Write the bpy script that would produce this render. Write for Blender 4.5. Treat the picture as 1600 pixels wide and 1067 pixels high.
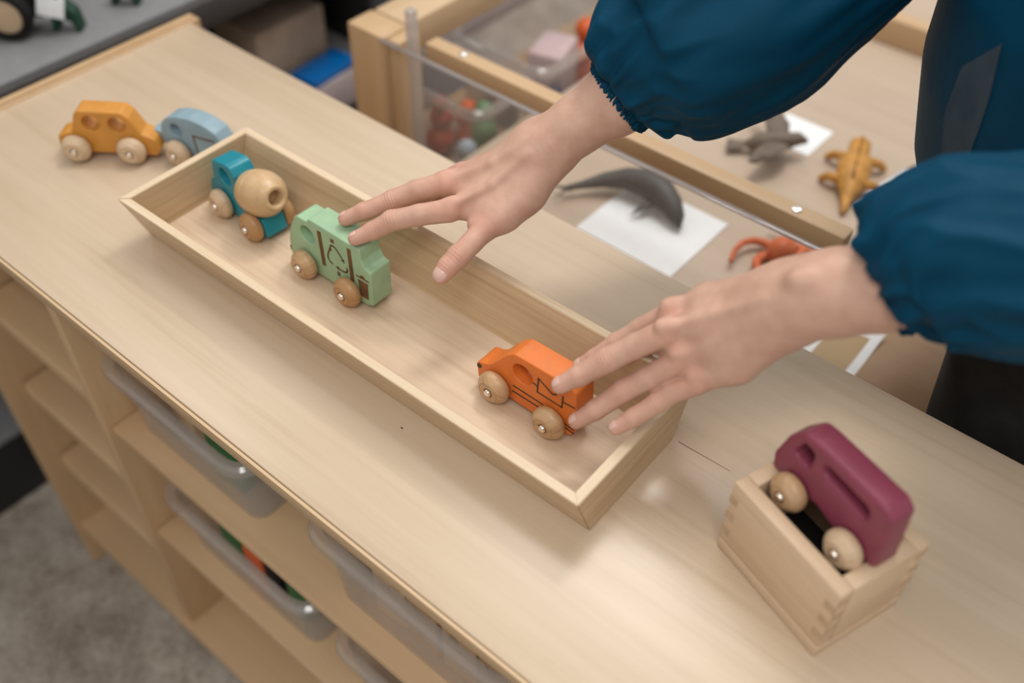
import bpy, bmesh, math, random
import numpy as np
from mathutils import Vector, Matrix, noise as mnoise

scn = bpy.context.scene
for _o in list(bpy.data.objects):
    bpy.data.objects.remove(_o)
COL = scn.collection

# ------------------------------------------------------------------ camera
cam_d = bpy.data.cameras.new('camera')
cam_o = bpy.data.objects.new('camera', cam_d)
COL.objects.link(cam_o)
cam_o.matrix_world = Matrix(((0.7643, -0.4709, 0.4406, 1.0837),
                             (0.6448, 0.5456, -0.5353, -0.2483),
                             (0.0117, 0.6932, 0.7206, 0.6553),
                             (0, 0, 0, 1)))
cam_d.sensor_width = 36.0
cam_d.lens = 35.34
cam_d.clip_start = 0.02
cam_d.dof.use_dof = True
cam_d.dof.focus_distance = 0.85
cam_d.dof.aperture_fstop = 2.4
scn.camera = cam_o

# ------------------------------------------------------------------ light
world = bpy.data.worlds.new('shop_ambient')
scn.world = world
world.use_nodes = True
world.node_tree.nodes['Background'].inputs[0].default_value = (1.0, 0.965, 0.93, 1)
world.node_tree.nodes['Background'].inputs[1].default_value = 0.68


def ceiling_or_fill_lamp(loc, sx, sy, watts, col=(1.0, 0.98, 0.955)):
    ld = bpy.data.lights.new('ceiling_or_fill_lamp', 'AREA')
    ld.shape = 'RECTANGLE'
    ld.size, ld.size_y, ld.energy, ld.color = sx, sy, watts, col
    lo = bpy.data.objects.new('ceiling_or_fill_lamp', ld)
    lo.location = loc
    COL.objects.link(lo)
    return lo


ceiling_or_fill_lamp((0.50, 0.72, 2.0), 0.9, 0.6, 14)
ceiling_or_fill_lamp((0.47, 1.25, 2.0), 0.36, 0.30, 17)
ceiling_or_fill_lamp((-0.75, 1.6, 2.0), 1.2, 0.6, 10)
ceiling_or_fill_lamp((0.80, 2.3, 2.0), 0.6, 0.6, 10)
ceiling_or_fill_lamp((-1.3, 0.0, 2.0), 0.6, 1.2, 8)
ceiling_or_fill_lamp((1.5, -0.9, 2.0), 1.2, 0.6, 26)  # fill light added behind the camera to brighten front and right
scn.view_settings.view_transform = 'Standard'
scn.view_settings.look = 'None'
scn.view_settings.exposure = -0.26
scn.view_settings.gamma = 1.0
scn.view_settings.use_curve_mapping = False

# ------------------------------------------------------------------ helpers


def tag(o, label=None, cat=None, group=None, kind=None):
    if label: o['label'] = label
    if cat: o['category'] = cat
    if group: o['group'] = group
    if kind: o['kind'] = kind
    return o


def thing(name, label, cat, loc=(0, 0, 0), rz=0.0, group=None, kind=None):
    o = bpy.data.objects.new(name, None)
    o.empty_display_size = 0.02
    COL.objects.link(o)
    o.location = loc
    o.rotation_euler = (0, 0, rz)
    return tag(o, label, cat, group, kind)


def finish(me, mat, sharp=35):
    if mat is not None:
        me.materials.append(mat)
    if sharp is not None:
        for p in me.polygons:
            p.use_smooth = True
        me.set_sharp_from_angle(angle=math.radians(sharp))
    me.update()


def link(name, me, parent=None, loc=(0, 0, 0), rot=(0, 0, 0), label=None):
    o = bpy.data.objects.new(name, me)
    COL.objects.link(o)
    o.location = loc
    o.rotation_euler = rot
    if parent is not None:
        o.parent = parent
    if label:
        o['label'] = label
    return o


def mesh(name, verts, faces, mat, parent=None, sharp=35, loc=(0, 0, 0), rot=(0, 0, 0), label=None, recalc=True):
    me = bpy.data.meshes.new(name)
    me.from_pydata([tuple(map(float, v)) for v in verts], [], [tuple(map(int, f)) for f in faces])
    if recalc:
        bm = bmesh.new(); bm.from_mesh(me)
        bmesh.ops.recalc_face_normals(bm, faces=bm.faces)
        bm.to_mesh(me); bm.free()
    finish(me, mat, sharp)
    return link(name, me, parent, loc, rot, label)


def bm_obj(name, bm, mat, parent=None, sharp=35, loc=(0, 0, 0), rot=(0, 0, 0), label=None):
    bmesh.ops.recalc_face_normals(bm, faces=bm.faces)
    me = bpy.data.meshes.new(name)
    bm.to_mesh(me); bm.free()
    finish(me, mat, sharp)
    return link(name, me, parent, loc, rot, label)


def add_box(bm, lo, hi, bev=0.0, seg=2):
    lo, hi = Vector(lo), Vector(hi)
    r = bmesh.ops.create_cube(bm, size=1.0)
    for v in r['verts']:
        v.co = Vector([(lo[i] + hi[i]) / 2 + v.co[i] * (hi[i] - lo[i]) for i in range(3)])
    if bev > 0:
        es = list({e for v in r['verts'] for e in v.link_edges})
        bmesh.ops.bevel(bm, geom=es, offset=bev, segments=seg, affect='EDGES', profile=0.5)


def box(name, lo, hi, mat, parent=None, bev=0.0, **k):
    bm = bmesh.new()
    add_box(bm, lo, hi, bev)
    return bm_obj(name, bm, mat, parent, **k)


def lathe_bm(prof, n=40, bm=None, M=None):
    """profile of (axis, radius) about +X; closed at both ends when radius is 0"""
    bm = bm or bmesh.new()
    rings = []
    for a, r in prof:
        if r < 1e-7:
            rings.append([bm.verts.new((a, 0, 0))])
        else:
            rings.append([bm.verts.new((a, r * math.cos(2 * math.pi * i / n), r * math.sin(2 * math.pi * i / n))) for i in range(n)])
    for A, B in zip(rings, rings[1:]):
        if len(A) == 1 and len(B) == 1:
            continue
        for i in range(n):
            j = (i + 1) % n
            if len(A) == 1: bm.faces.new((A[0], B[i], B[j]))
            elif len(B) == 1: bm.faces.new((A[i], B[0], A[j]))
            else: bm.faces.new((A[i], B[i], B[j], A[j]))
    if M is not None:
        bmesh.ops.transform(bm, matrix=M, verts=[v for R in rings for v in R])
    return bm


def fillet(pts, rad, n=5):
    """round the corners of a 2-D outline; rad is one number or one per corner"""
    out = []
    N = len(pts)
    for i in range(N):
        p0, p1, p2 = (np.array(pts[(i + k) % N], float) for k in (-1, 0, 1))
        r = rad[i] if isinstance(rad, (list, tuple)) else rad
        a, b = p0 - p1, p2 - p1
        la, lb = np.linalg.norm(a), np.linalg.norm(b)
        a, b = a / la, b / lb
        ang = math.acos(max(-1, min(1, float(a @ b))))
        if r <= 0 or ang > math.pi - 0.05:
            out.append(tuple(p1)); continue
        t = min(r / math.tan(ang / 2), la * 0.48, lb * 0.48)
        s, e = p1 + a * t, p1 + b * t
        for k in range(n + 1):
            u = k / n
            out.append(tuple((1 - u) ** 2 * s + 2 * u * (1 - u) * p1 + u * u * e))
    return out


def circle2(cx, cy, rx, ry=None, n=32):
    ry = ry or rx
    return [(cx + rx * math.cos(2 * math.pi * i / n), cy + ry * math.sin(2 * math.pi * i / n)) for i in range(n)]


def extrude(name, outline, holes, thick, bev, mat, parent=None, loc=(0, 0, 0), rot=(0, 0, 0), mm=0.001, label=None):
    """outline in the XZ plane (mm), thickness along Y, holes cut right through, edges rounded"""
    cu = bpy.data.curves.new(name + '_outline', 'CURVE')
    cu.dimensions = '2D'
    cu.fill_mode = 'BOTH'
    cu.extrude = thick / 2 - bev
    cu.bevel_depth = bev
    cu.bevel_resolution = 3
    cu.offset = -bev
    for pts in [outline] + list(holes):
        sp = cu.splines.new('POLY')
        sp.points.add(len(pts) - 1)
        for q, (a, b) in zip(sp.points, pts):
            q.co = (a * mm, b * mm, 0, 1)
        sp.use_cyclic_u = True
    tmp = bpy.data.objects.new(name + '_tmp', cu)
    COL.objects.link(tmp)
    dg = bpy.context.evaluated_depsgraph_get()
    me = bpy.data.meshes.new_from_object(tmp.evaluated_get(dg))
    bpy.data.objects.remove(tmp)
    bpy.data.curves.remove(cu)
    me.name = name
    me.transform(Matrix(((1, 0, 0, 0), (0, 0, -1, 0), (0, 1, 0, 0), (0, 0, 0, 1))))
    me.materials.clear()
    bm = bmesh.new(); bm.from_mesh(me)
    bmesh.ops.remove_doubles(bm, verts=bm.verts, dist=1e-5)
    bm.to_mesh(me); bm.free()
    finish(me, mat, 38)
    return link(name, me, parent, loc, rot, label)


def strokes(name, lines, width, y, mat, parent, mm=0.001, depth=0.0004, label=None, polys=()):
    """thin marks lying on a side face at local y: polylines of a width (mm) and filled polygons"""
    V, Fc = [], []

    def slab(q):
        b = len(V)
        n = len(q)
        for yy in (y - depth / 2, y + depth / 2):
            for a, c in q: V.append((a * mm, yy, c * mm))
        Fc.append(tuple(range(b, b + n)))
        Fc.append(tuple(range(b + 2 * n - 1, b + n - 1, -1)))
        for i in range(n):
            j = (i + 1) % n
            Fc.append((b + i, b + j, b + n + j, b + n + i))
    for L in lines:
        for (a0, c0), (a1, c1) in zip(L, L[1:]):
            d = np.array([a1 - a0, c1 - c0]); l = np.linalg.norm(d)
            if l < 1e-6: continue
            d = d / l * width / 2; nn = np.array([-d[1], d[0]])
            p, q = np.array([a0, c0]) - d * .6, np.array([a1, c1]) + d * .6
            slab([p + nn, p - nn, q - nn, q + nn])
    for P in polys:
        slab(P)
    return mesh(name, V, Fc, mat, parent, sharp=None, label=label)


def tube(name, pts, rad, mat, parent=None, n=12, closed_ends=True, label=None):
    P = [Vector(p) for p in pts]
    bm = bmesh.new()
    rings = []
    up = Vector((0, 0, 1))
    for i, p in enumerate(P):
        t = (P[min(i + 1, len(P) - 1)] - P[max(i - 1, 0)]).normalized()
        a = t.cross(up)
        if a.length < 1e-3: a = t.cross(Vector((1, 0, 0)))
        a.normalize(); b = t.cross(a)
        r = rad[i] if isinstance(rad, (list, tuple)) else rad
        rings.append([bm.verts.new(p + (a * math.cos(2 * math.pi * k / n) + b * math.sin(2 * math.pi * k / n)) * r) for k in range(n)])
    for A, B in zip(rings, rings[1:]):
        for k in range(n):
            bm.faces.new((A[k], A[(k + 1) % n], B[(k + 1) % n], B[k]))
    if closed_ends:
        bm.faces.new(rings[0]); bm.faces.new(rings[-1])
    return bm_obj(name, bm, mat, parent, sharp=50, label=label)


def copy_tree(o, parent=None, name=None):
    c = o.copy()
    COL.objects.link(c)
    c.parent = parent
    for ch in list(o.children):
        copy_tree(ch, c)
    return c


# ------------------------------------------------------------------ materials
MATS = {}


def nt(name):
    m = bpy.data.materials.new(name)
    m.use_nodes = True
    t = m.node_tree
    return m, t, t.nodes['Principled BSDF']


def ramp(t, stops):
    r = t.nodes.new('ShaderNodeValToRGB')
    el = r.color_ramp.elements
    while len(el) < len(stops): el.new(0.5)
    for e, (p, c) in zip(el, stops):
        e.position = p
        e.color = (*c, 1) if len(c) == 3 else c
    return r


def wood(name, light, dark, rough=0.42, grain=(3, 40, 40), streak=(1.2, 90, 90), amt=0.5, spec=0.4, bump=0.08, coat=0.0, axis='X'):
    m, t, b = nt(name)
    N, L = t.nodes, t.links
    tc = N.new('ShaderNodeTexCoord')
    oi = N.new('ShaderNodeObjectInfo')
    add = N.new('ShaderNodeVectorMath'); add.operation = 'MULTIPLY_ADD'
    add.inputs[1].default_value = (7.3, 3.1, 5.7)
    L.new(oi.outputs['Random'], add.inputs[0])
    L.new(tc.outputs['Object'], add.inputs[2])
    order = {'X': (0, 1, 2), 'Y': (1, 0, 2), 'Z': (1, 2, 0)}[axis]

    def noise(sc, det, rough_, dist):
        mp = N.new('ShaderNodeMapping')
        mp.inputs['Scale'].default_value = tuple(sc[k] for k in order)
        L.new(add.outputs[0], mp.inputs[0])
        n = N.new('ShaderNodeTexNoise')
        n.inputs['Scale'].default_value = 1.0
        n.inputs['Detail'].default_value = det
        n.inputs['Roughness'].default_value = rough_
        n.inputs['Distortion'].default_value = dist
        L.new(mp.outputs[0], n.inputs['Vector'])
        return n
    n1 = noise(grain, 5, 0.62, 0.6)
    n2 = noise(streak, 3, 0.6, 0.1)
    mx = N.new('ShaderNodeMix'); mx.data_type = 'FLOAT'
    mx.inputs[0].default_value = 0.45
    L.new(n1.outputs[0], mx.inputs[2]); L.new(n2.outputs[0], mx.inputs[3])
    mid = [light[i] * (1 - amt) + dark[i] * amt for i in range(3)]
    r = ramp(t, [(0.28, dark), (0.45, mid), (0.62, light)])
    L.new(mx.outputs[0], r.inputs[0])
    L.new(r.outputs[0], b.inputs['Base Color'])
    b.inputs['Roughness'].default_value = rough
    b.inputs['Specular IOR Level'].default_value = spec
    b.inputs['Coat Weight'].default_value = coat
    b.inputs['Coat Roughness'].default_value = 0.25
    bp = N.new('ShaderNodeBump')
    bp.inputs['Strength'].default_value = bump
    bp.inputs['Distance'].default_value = 0.001
    L.new(n2.outputs[0], bp.inputs['Height'])
    L.new(bp.outputs[0], b.inputs['Normal'])
    return m


def paint(name, col, rough=0.42, var=0.08, spec=0.4, bump=0.05, scale=60):
    m, t, b = nt(name)
    N, L = t.nodes, t.links
    tc = N.new('ShaderNodeTexCoord')
    n = N.new('ShaderNodeTexNoise')
    n.inputs['Scale'].default_value = scale
    n.inputs['Detail'].default_value = 4
    L.new(tc.outputs['Object'], n.inputs['Vector'])
    r = ramp(t, [(0.3, [c * (1 - var) for c in col]), (0.7, [min(1, c * (1 + var)) for c in col])])
    L.new(n.outputs[0], r.inputs[0]); L.new(r.outputs[0], b.inputs['Base Color'])
    b.inputs['Roughness'].default_value = rough
    b.inputs['Specular IOR Level'].default_value = spec
    bp = N.new('ShaderNodeBump'); bp.inputs['Strength'].default_value = bump; bp.inputs['Distance'].default_value = 0.0006
    L.new(n.outputs[0], bp.inputs['Height']); L.new(bp.outputs[0], b.inputs['Normal'])
    return m


def metal(name, col=(0.72, 0.68, 0.62), rough=0.28):
    m, t, b = nt(name)
    b.inputs['Base Color'].default_value = (*col, 1)
    b.inputs['Metallic'].default_value = 1.0
    b.inputs['Roughness'].default_value = rough
    return m


def clear_plastic(name, tint=(0.86, 0.86, 0.88), milky=0.12, rough=0.18, gl=0.10):
    m, t, b = nt(name)
    N, L = t.nodes, t.links
    tr = N.new('ShaderNodeBsdfTransparent'); tr.inputs[0].default_value = (*tint, 1)
    df = N.new('ShaderNodeMixShader'); df.inputs[0].default_value = 0.5
    d1 = N.new('ShaderNodeBsdfDiffuse'); d1.inputs[0].default_value = (0.88, 0.84, 0.81, 1)
    d2 = N.new('ShaderNodeBsdfTranslucent'); d2.inputs[0].default_value = (0.88, 0.84, 0.81, 1)
    L.new(d1.outputs[0], df.inputs[1]); L.new(d2.outputs[0], df.inputs[2])
    g = N.new('ShaderNodeBsdfGlossy'); g.inputs['Roughness'].default_value = rough
    m1 = N.new('ShaderNodeMixShader'); m1.inputs[0].default_value = milky
    L.new(tr.outputs[0], m1.inputs[1]); L.new(df.outputs[0], m1.inputs[2])
    fr = N.new('ShaderNodeLayerWeight'); fr.inputs[0].default_value = 0.5
    pw = N.new('ShaderNodeMath'); pw.operation = 'POWER'; pw.inputs[1].default_value = 5.0
    L.new(fr.outputs['Facing'], pw.inputs[0])
    ad = N.new('ShaderNodeMath'); ad.operation = 'MULTIPLY_ADD'
    ad.inputs[1].default_value = 0.75; ad.inputs[2].default_value = 0.04 + gl * 0.2
    L.new(pw.outputs[0], ad.inputs[0])
    m2 = N.new('ShaderNodeMixShader')
    L.new(ad.outputs[0], m2.inputs[0]); L.new(m1.outputs[0], m2.inputs[1]); L.new(g.outputs[0], m2.inputs[2])
    L.new(m2.outputs[0], t.nodes['Material Output'].inputs[0])
    return m


MAPLE_TOP = wood('maple_veneer', (0.62, 0.49, 0.355), (0.47, 0.345, 0.22), rough=0.32, grain=(1.6, 11, 11), streak=(2.0, 90, 90), amt=0.30, bump=0.06, coat=0.35)
MAPLE = wood('maple_panel', (0.57, 0.39, 0.225), (0.47, 0.30, 0.155), rough=0.45, grain=(2, 12, 12), streak=(2, 60, 60), amt=0.4)
MAPLE_Y = wood('maple_panel_cross', (0.57, 0.41, 0.25), (0.47, 0.315, 0.175), rough=0.45, grain=(2, 12, 12), streak=(2, 60, 60), amt=0.4, axis='Y')
MAPLE_Z = wood('maple_panel_upright', (0.54, 0.365, 0.205), (0.45, 0.285, 0.145), rough=0.45, grain=(2, 12, 12), streak=(2, 60, 60), amt=0.4, axis='Z')
MAPLE_SHADE = wood('shade_brown_wood', (0.40, 0.25, 0.135), (0.33, 0.19, 0.095), rough=0.5, grain=(2, 12, 12), streak=(2, 60, 60), amt=0.4)  # maple with the shade beside the person put into its colour
TABLE_W = wood('table_veneer', (0.53, 0.42, 0.32), (0.44, 0.33, 0.235), rough=0.45, grain=(1.6, 9, 9), streak=(2.0, 60, 60), amt=0.35)
BAMBOO = wood('bamboo_strip', (0.62, 0.455, 0.28), (0.42, 0.275, 0.145), rough=0.42, grain=(2.5, 70, 70), streak=(4, 260, 260), amt=0.38, bump=0.06)
BAMBOO_RIM = wood('bamboo_rim', (0.70, 0.555, 0.385), (0.56, 0.41, 0.25), rough=0.45, grain=(5, 90, 90), streak=(6, 300, 300), amt=0.35)
BAMBOO_FLOOR = wood('pale_board', (0.68, 0.525, 0.375), (0.50, 0.36, 0.235), rough=0.42, grain=(4, 40, 40), streak=(6, 200, 200), amt=0.33, bump=0.05)
BEECH = wood('beech', (0.66, 0.49, 0.33), (0.50, 0.335, 0.20), rough=0.5, grain=(6, 50, 50), streak=(8, 260, 260), amt=0.35)
BEECH_Y = wood('beech_cross', (0.66, 0.49, 0.33), (0.50, 0.335, 0.20), rough=0.5, grain=(6, 50, 50), streak=(8, 260, 260), amt=0.35, axis='Y')
ENDGRAIN = wood('beech_end_grain', (0.52, 0.37, 0.235), (0.42, 0.285, 0.17), rough=0.6, grain=(90, 90, 90), streak=(200, 200, 200), amt=0.5)
WHEEL_MID = wood('wheel_wood', (0.55, 0.36, 0.195), (0.30, 0.165, 0.075), rough=0.38, grain=(25, 25, 170), streak=(30, 60, 500), amt=0.33, coat=0.1)
WHEEL_PALE = wood('wheel_wood_pale', (0.62, 0.46, 0.30), (0.46, 0.31, 0.18), rough=0.42, grain=(25, 25, 150), streak=(30, 60, 450), amt=0.3)
WHEEL_DARK = wood('wheel_wood_brown', (0.47, 0.275, 0.125), (0.30, 0.155, 0.06), rough=0.38, grain=(25, 25, 150), streak=(30, 60, 450), amt=0.35, coat=0.1)
DRUM_WOOD = wood('drum_wood', (0.58, 0.39, 0.21), (0.44, 0.27, 0.13), rough=0.36, grain=(18, 60, 60), streak=(25, 300, 300), amt=0.3, coat=0.1)
GREEN_P = paint('green_paint', (0.31, 0.47, 0.29), 0.42)
ORANGE_P = paint('orange_paint', (0.70, 0.18, 0.032), 0.42)
TEAL_P = paint('teal_paint', (0.018, 0.235, 0.30), 0.30)
YELLOW_P = paint('yellow_paint', (0.58, 0.255, 0.042), 0.38)
BLUE_P = paint('light_blue_paint', (0.24, 0.345, 0.40), 0.45)
PLUM_P = paint('plum_paint', (0.23, 0.043, 0.075), 0.40)
PLUM_RAW = paint('plum_paint_thin', (0.23, 0.043, 0.075), 0.40)
BURN = paint('burned_mark', (0.16, 0.082, 0.035), 0.7, 0.3, 0.2)
BURN_DK = paint('dark_mark', (0.085, 0.055, 0.03), 0.7, 0.2, 0.2)
CAP_METAL = metal('axle_metal', (0.80, 0.75, 0.70), 0.18)
CHROME = metal('screw_metal', (0.85, 0.83, 0.80), 0.22)
BIN_CLEAR = clear_plastic('clear_toy_bin_plastic', (0.97, 0.96, 0.96), 0.09, 0.2)
BIN_PLASTIC = clear_plastic('clear_bin_plastic', (0.97, 0.96, 0.95), 0.22, 0.2)
RIM_PLASTIC = clear_plastic('clear_rim_plastic', (0.97, 0.96, 0.95), 0.16, 0.12, 0.2)
ACRYLIC = clear_plastic('acrylic_sheet', (0.985, 0.985, 0.985), 0.012, 0.05, 0.0)
PAPER = paint('white_card', (0.86, 0.87, 0.87), 0.7, 0.02, 0.2)
PAPER_TAN = paint('tan_print', (0.48, 0.34, 0.20), 0.7, 0.06, 0.2, scale=20)
GREY_METAL = paint('grey_powder_coat', (0.20, 0.20, 0.205), 0.5, 0.06, 0.35)
LIP_METAL = paint('dark_grey_edge', (0.055, 0.05, 0.048), 0.5, 0.1, 0.35)
BLACK_METAL = paint('black_powder_coat', (0.016, 0.015, 0.015), 0.5, 0.1, 0.35)
RUBBER = paint('black_rubber', (0.012, 0.011, 0.011), 0.7, 0.1, 0.2)
WHALE_P = paint('dark_grey_vinyl', (0.075, 0.072, 0.068), 0.5, 0.15)
EAGLE_P = paint('grey_brown_vinyl', (0.16, 0.12, 0.09), 0.6, 0.25)
AMBER_P = paint('amber_vinyl', (0.52, 0.25, 0.05), 0.5, 0.25, scale=90)
CORAL_P = paint('coral_red_vinyl', (0.62, 0.14, 0.045), 0.5, 0.15)
T_RED = paint('red_plastic', (0.42, 0.045, 0.02), 0.4)
T_ORANGE = paint('orange_plastic', (0.66, 0.12, 0.03), 0.4)
T_DKG = paint('dark_green_felt', (0.012, 0.05, 0.028), 0.7)
T_GREEN = paint('green_plastic', (0.02, 0.13, 0.03), 0.4)
T_SAGE = paint('sage_plastic', (0.13, 0.25, 0.12), 0.5)
T_PALE = paint('pale_blue_plastic', (0.38, 0.46, 0.52), 0.4)
T_NAVY = paint('navy_plastic', (0.02, 0.03, 0.08), 0.4)
T_BLUE = paint('bright_blue_plastic', (0.0, 0.11, 0.36), 0.4)
T_PINK = paint('pale_pink_paper', (0.55, 0.42, 0.42), 0.7)
CARDBOARD = paint('cardboard', (0.46, 0.36, 0.28), 0.8, 0.2, 0.2, scale=14)
LILAC = paint('pale_lilac_plastic', (0.42, 0.35, 0.35), 0.5, 0.05)

m, t, b = nt('ply_edge')
N, L = t.nodes, t.links
tc = N.new('ShaderNodeTexCoord'); sp = N.new('ShaderNodeSeparateXYZ'); L.new(tc.outputs['Object'], sp.inputs[0])
mm_ = N.new('ShaderNodeMath'); mm_.operation = 'MULTIPLY'; mm_.inputs[1].default_value = 1 / 0.0042
L.new(sp.outputs[2], mm_.inputs[0])
fr_ = N.new('ShaderNodeMath'); fr_.operation = 'FRACT'; L.new(mm_.outputs[0], fr_.inputs[0])
rr = ramp(t, [(0.0, (0.60, 0.43, 0.25)), (0.5, (0.62, 0.45, 0.27)), (0.62, (0.30, 0.17, 0.075)), (0.85, (0.36, 0.21, 0.10))])
rr.color_ramp.interpolation = 'EASE'
L.new(fr_.outputs[0], rr.inputs[0]); L.new(rr.outputs[0], b.inputs['Base Color'])
b.inputs['Roughness'].default_value = 0.5
PLY_EDGE = m

m, t, b = nt('speckled_floor')
N, L = t.nodes, t.links
tc = N.new('ShaderNodeTexCoord')
n1 = N.new('ShaderNodeTexNoise'); n1.inputs['Scale'].default_value = 14; n1.inputs['Detail'].default_value = 6; n1.inputs['Roughness'].default_value = 0.7
n2 = N.new('ShaderNodeTexNoise'); n2.inputs['Scale'].default_value = 110; n2.inputs['Detail'].default_value = 3
L.new(tc.outputs['Object'], n1.inputs[0]); L.new(tc.outputs['Object'], n2.inputs[0])
mx = N.new('ShaderNodeMix'); mx.data_type = 'FLOAT'; mx.inputs[0].default_value = 0.4
L.new(n1.outputs[0], mx.inputs[2]); L.new(n2.outputs[0], mx.inputs[3])
rr = ramp(t, [(0.36, (0.20, 0.16, 0.125)), (0.5, (0.36, 0.31, 0.255)), (0.64, (0.50, 0.45, 0.39))])
L.new(mx.outputs[0], rr.inputs[0]); L.new(rr.outputs[0], b.inputs['Base Color'])
b.inputs['Roughness'].default_value = 0.7
FLOOR_M = m

m, t, b = nt('skin')
N, L = t.nodes, t.links
at = N.new('ShaderNodeVertexColor'); at.layer_name = 'tone'
tc = N.new('ShaderNodeTexCoord')
n1 = N.new('ShaderNodeTexNoise'); n1.inputs['Scale'].default_value = 60; n1.inputs['Detail'].default_value = 5
n2 = N.new('ShaderNodeTexVoronoi'); n2.inputs['Scale'].default_value = 700
L.new(tc.outputs['Object'], n1.inputs[0]); L.new(tc.outputs['Object'], n2.inputs['Vector'])
rr = ramp(t, [(0.3, (0.86, 0.80, 0.78)), (0.7, (1.0, 1.0, 1.0))])
L.new(n1.outputs[0], rr.inputs[0])
mu = N.new('ShaderNodeMix'); mu.data_type = 'RGBA'; mu.blend_type = 'MULTIPLY'; mu.inputs[0].default_value = 1.0
L.new(at.outputs[0], mu.inputs[6]); L.new(rr.outputs[0], mu.inputs[7])
L.new(mu.outputs[2], b.inputs['Base Color'])
b.inputs['Roughness'].default_value = 0.48
b.inputs['Specular IOR Level'].default_value = 0.35
b.inputs['Subsurface Weight'].default_value = 0.12
b.inputs['Subsurface Radius'].default_value = (1.0, 0.35, 0.2)
b.inputs['Subsurface Scale'].default_value = 0.004
bp = N.new('ShaderNodeBump'); bp.inputs['Strength'].default_value = 0.12; bp.inputs['Distance'].default_value = 0.0005
L.new(n2.outputs[0], bp.inputs['Height']); L.new(bp.outputs[0], b.inputs['Normal'])
SKIN = m
m, t, b = nt('fingernail')
b.inputs['Base Color'].default_value = (0.64, 0.41, 0.34, 1)
b.inputs['Roughness'].default_value = 0.28
NAIL = m


def cloth(name, c1, c2, rough=0.6, sheen=0.4, scale=900):
    m, t, b = nt(name)
    N, L = t.nodes, t.links
    tc = N.new('ShaderNodeTexCoord')
    n = N.new('ShaderNodeTexNoise'); n.inputs['Scale'].default_value = 30; n.inputs['Detail'].default_value = 5
    L.new(tc.outputs['Object'], n.inputs[0])
    r = ramp(t, [(0.3, c1), (0.7, c2)])
    L.new(n.outputs[0], r.inputs[0]); L.new(r.outputs[0], b.inputs['Base Color'])
    b.inputs['Roughness'].default_value = rough
    b.inputs['Specular IOR Level'].default_value = 0.10
    b.inputs['Sheen Weight'].default_value = sheen
    b.inputs['Sheen Roughness'].default_value = 0.4
    b.inputs['Sheen Tint'].default_value = (0.1, 0.45, 0.75, 1)
    w = N.new('ShaderNodeTexNoise'); w.inputs['Scale'].default_value = scale; w.inputs['Detail'].default_value = 1
    L.new(tc.outputs['Object'], w.inputs[0])
    bp = N.new('ShaderNodeBump'); bp.inputs['Strength'].default_value = 0.15; bp.inputs['Distance'].default_value = 0.0005
    L.new(w.outputs[0], bp.inputs['Height']); L.new(bp.outputs[0], b.inputs['Normal'])
    return m


BLOUSE = cloth('teal_blouse_cotton', (0.000, 0.038, 0.078), (0.001, 0.047, 0.094), 0.6, 0.0)
REFLECT_GREY = cloth('painted_reflection', (0.034, 0.048, 0.062), (0.060, 0.074, 0.088), 0.8, 0.2)  # grey cloth colour standing in for reflected light
TROUSER = cloth('black_trousers', (0.014, 0.013, 0.013), (0.022, 0.021, 0.02), 0.8, 0.15)
TROUSER.node_tree.nodes['Principled BSDF'].inputs['Sheen Tint'].default_value = (0.6, 0.6, 0.6, 1)

# ------------------------------------------------------------------ setting
FZ = -0.80
mesh('floor', [(-3, -2.5, FZ), (4, -2.5, FZ), (4, 4.5, FZ), (-3, 4.5, FZ)], [(0, 1, 2, 3)], FLOOR_M, sharp=None)['kind'] = 'structure'

# ------------------------------------------------------------------ shelf unit with the worktop
SH = thing('shelf_unit', 'long maple plywood shelf unit in front holding clear bins, toys and tray on its top', 'shelf unit', (0.7, 0.2, FZ))


def sh(name, lo, hi, mat, bev=0.001, **k):
    d = Vector((0.7, 0.2, FZ))
    return box(name, Vector(lo) - d, Vector(hi) - d, mat, SH, bev, **k)


XR = 1.46
sh('top', (0.0, 0.0, -0.014), (XR, 0.405, 0.0), MAPLE_TOP, 0.002)
sh('top_edge', (0.0, -0.0035, -0.0145), (XR, -0.0005, -0.0012), PLY_EDGE, 0.0006, label='striped plywood front edge of the top')
bm = bmesh.new()
add_box(bm, (-0.018 - .7, -0.002 - .2, FZ - FZ + 0.004), (0.0 - .7, 0.418 - .2, 0.004 - FZ), 0.0)
es = [e for e in bm.edges if all(v.co.z > 0.79 for v in e.verts)]
bmesh.ops.bevel(bm, geom=es, offset=0.004, segments=3, affect='EDGES')
bm_obj('end_panel', bm, MAPLE_Z, SH)
sh('end_panel', (XR, 0.0, FZ + 0.004), (XR + 0.018, 0.408, 0.004), MAPLE_Z)
for x in (0.256, 0.905):
    sh('divider', (x, 0.012, -0.69), (x + 0.018, 0.39, -0.0145), MAPLE_Z)
for x0, x1 in ((0.274, 0.905), (0.923, XR)):
    for z in (-0.245, -0.455):
        sh('shelf_board', (x0 + .0005, 0.018, z - 0.013), (x1 - .0005, 0.388, z), MAPLE, 0.002)
sh('base_board', (0.0005, 0.004, -0.712), (XR - .0005, 0.39, -0.692), MAPLE)
sh('toe_board', (0.0005, 0.02, FZ + 0.03), (XR - .0005, 0.035, -0.7125), MAPLE)
sh('back_panel', (0.0005, 0.391, -0.71), (XR - .0005, 0.403, -0.0145), MAPLE)
# slide-in boards of the left bay, rounded at the front corners, with a low raised lip
for z in (-0.215, -0.372, -0.532):
    o2 = [(4, 20), (252, 20), (252, 380), (4, 380)]
    ol = fillet(o2, [14, 14, 0, 0], 6)
    me = extrude('sliding_board', ol, [], 0.022, 0.002, MAPLE, SH)
    me.rotation_euler = (-math.pi / 2, 0, 0)
    me.location = (-0.7, -0.2, z - 0.011 - FZ)
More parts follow.
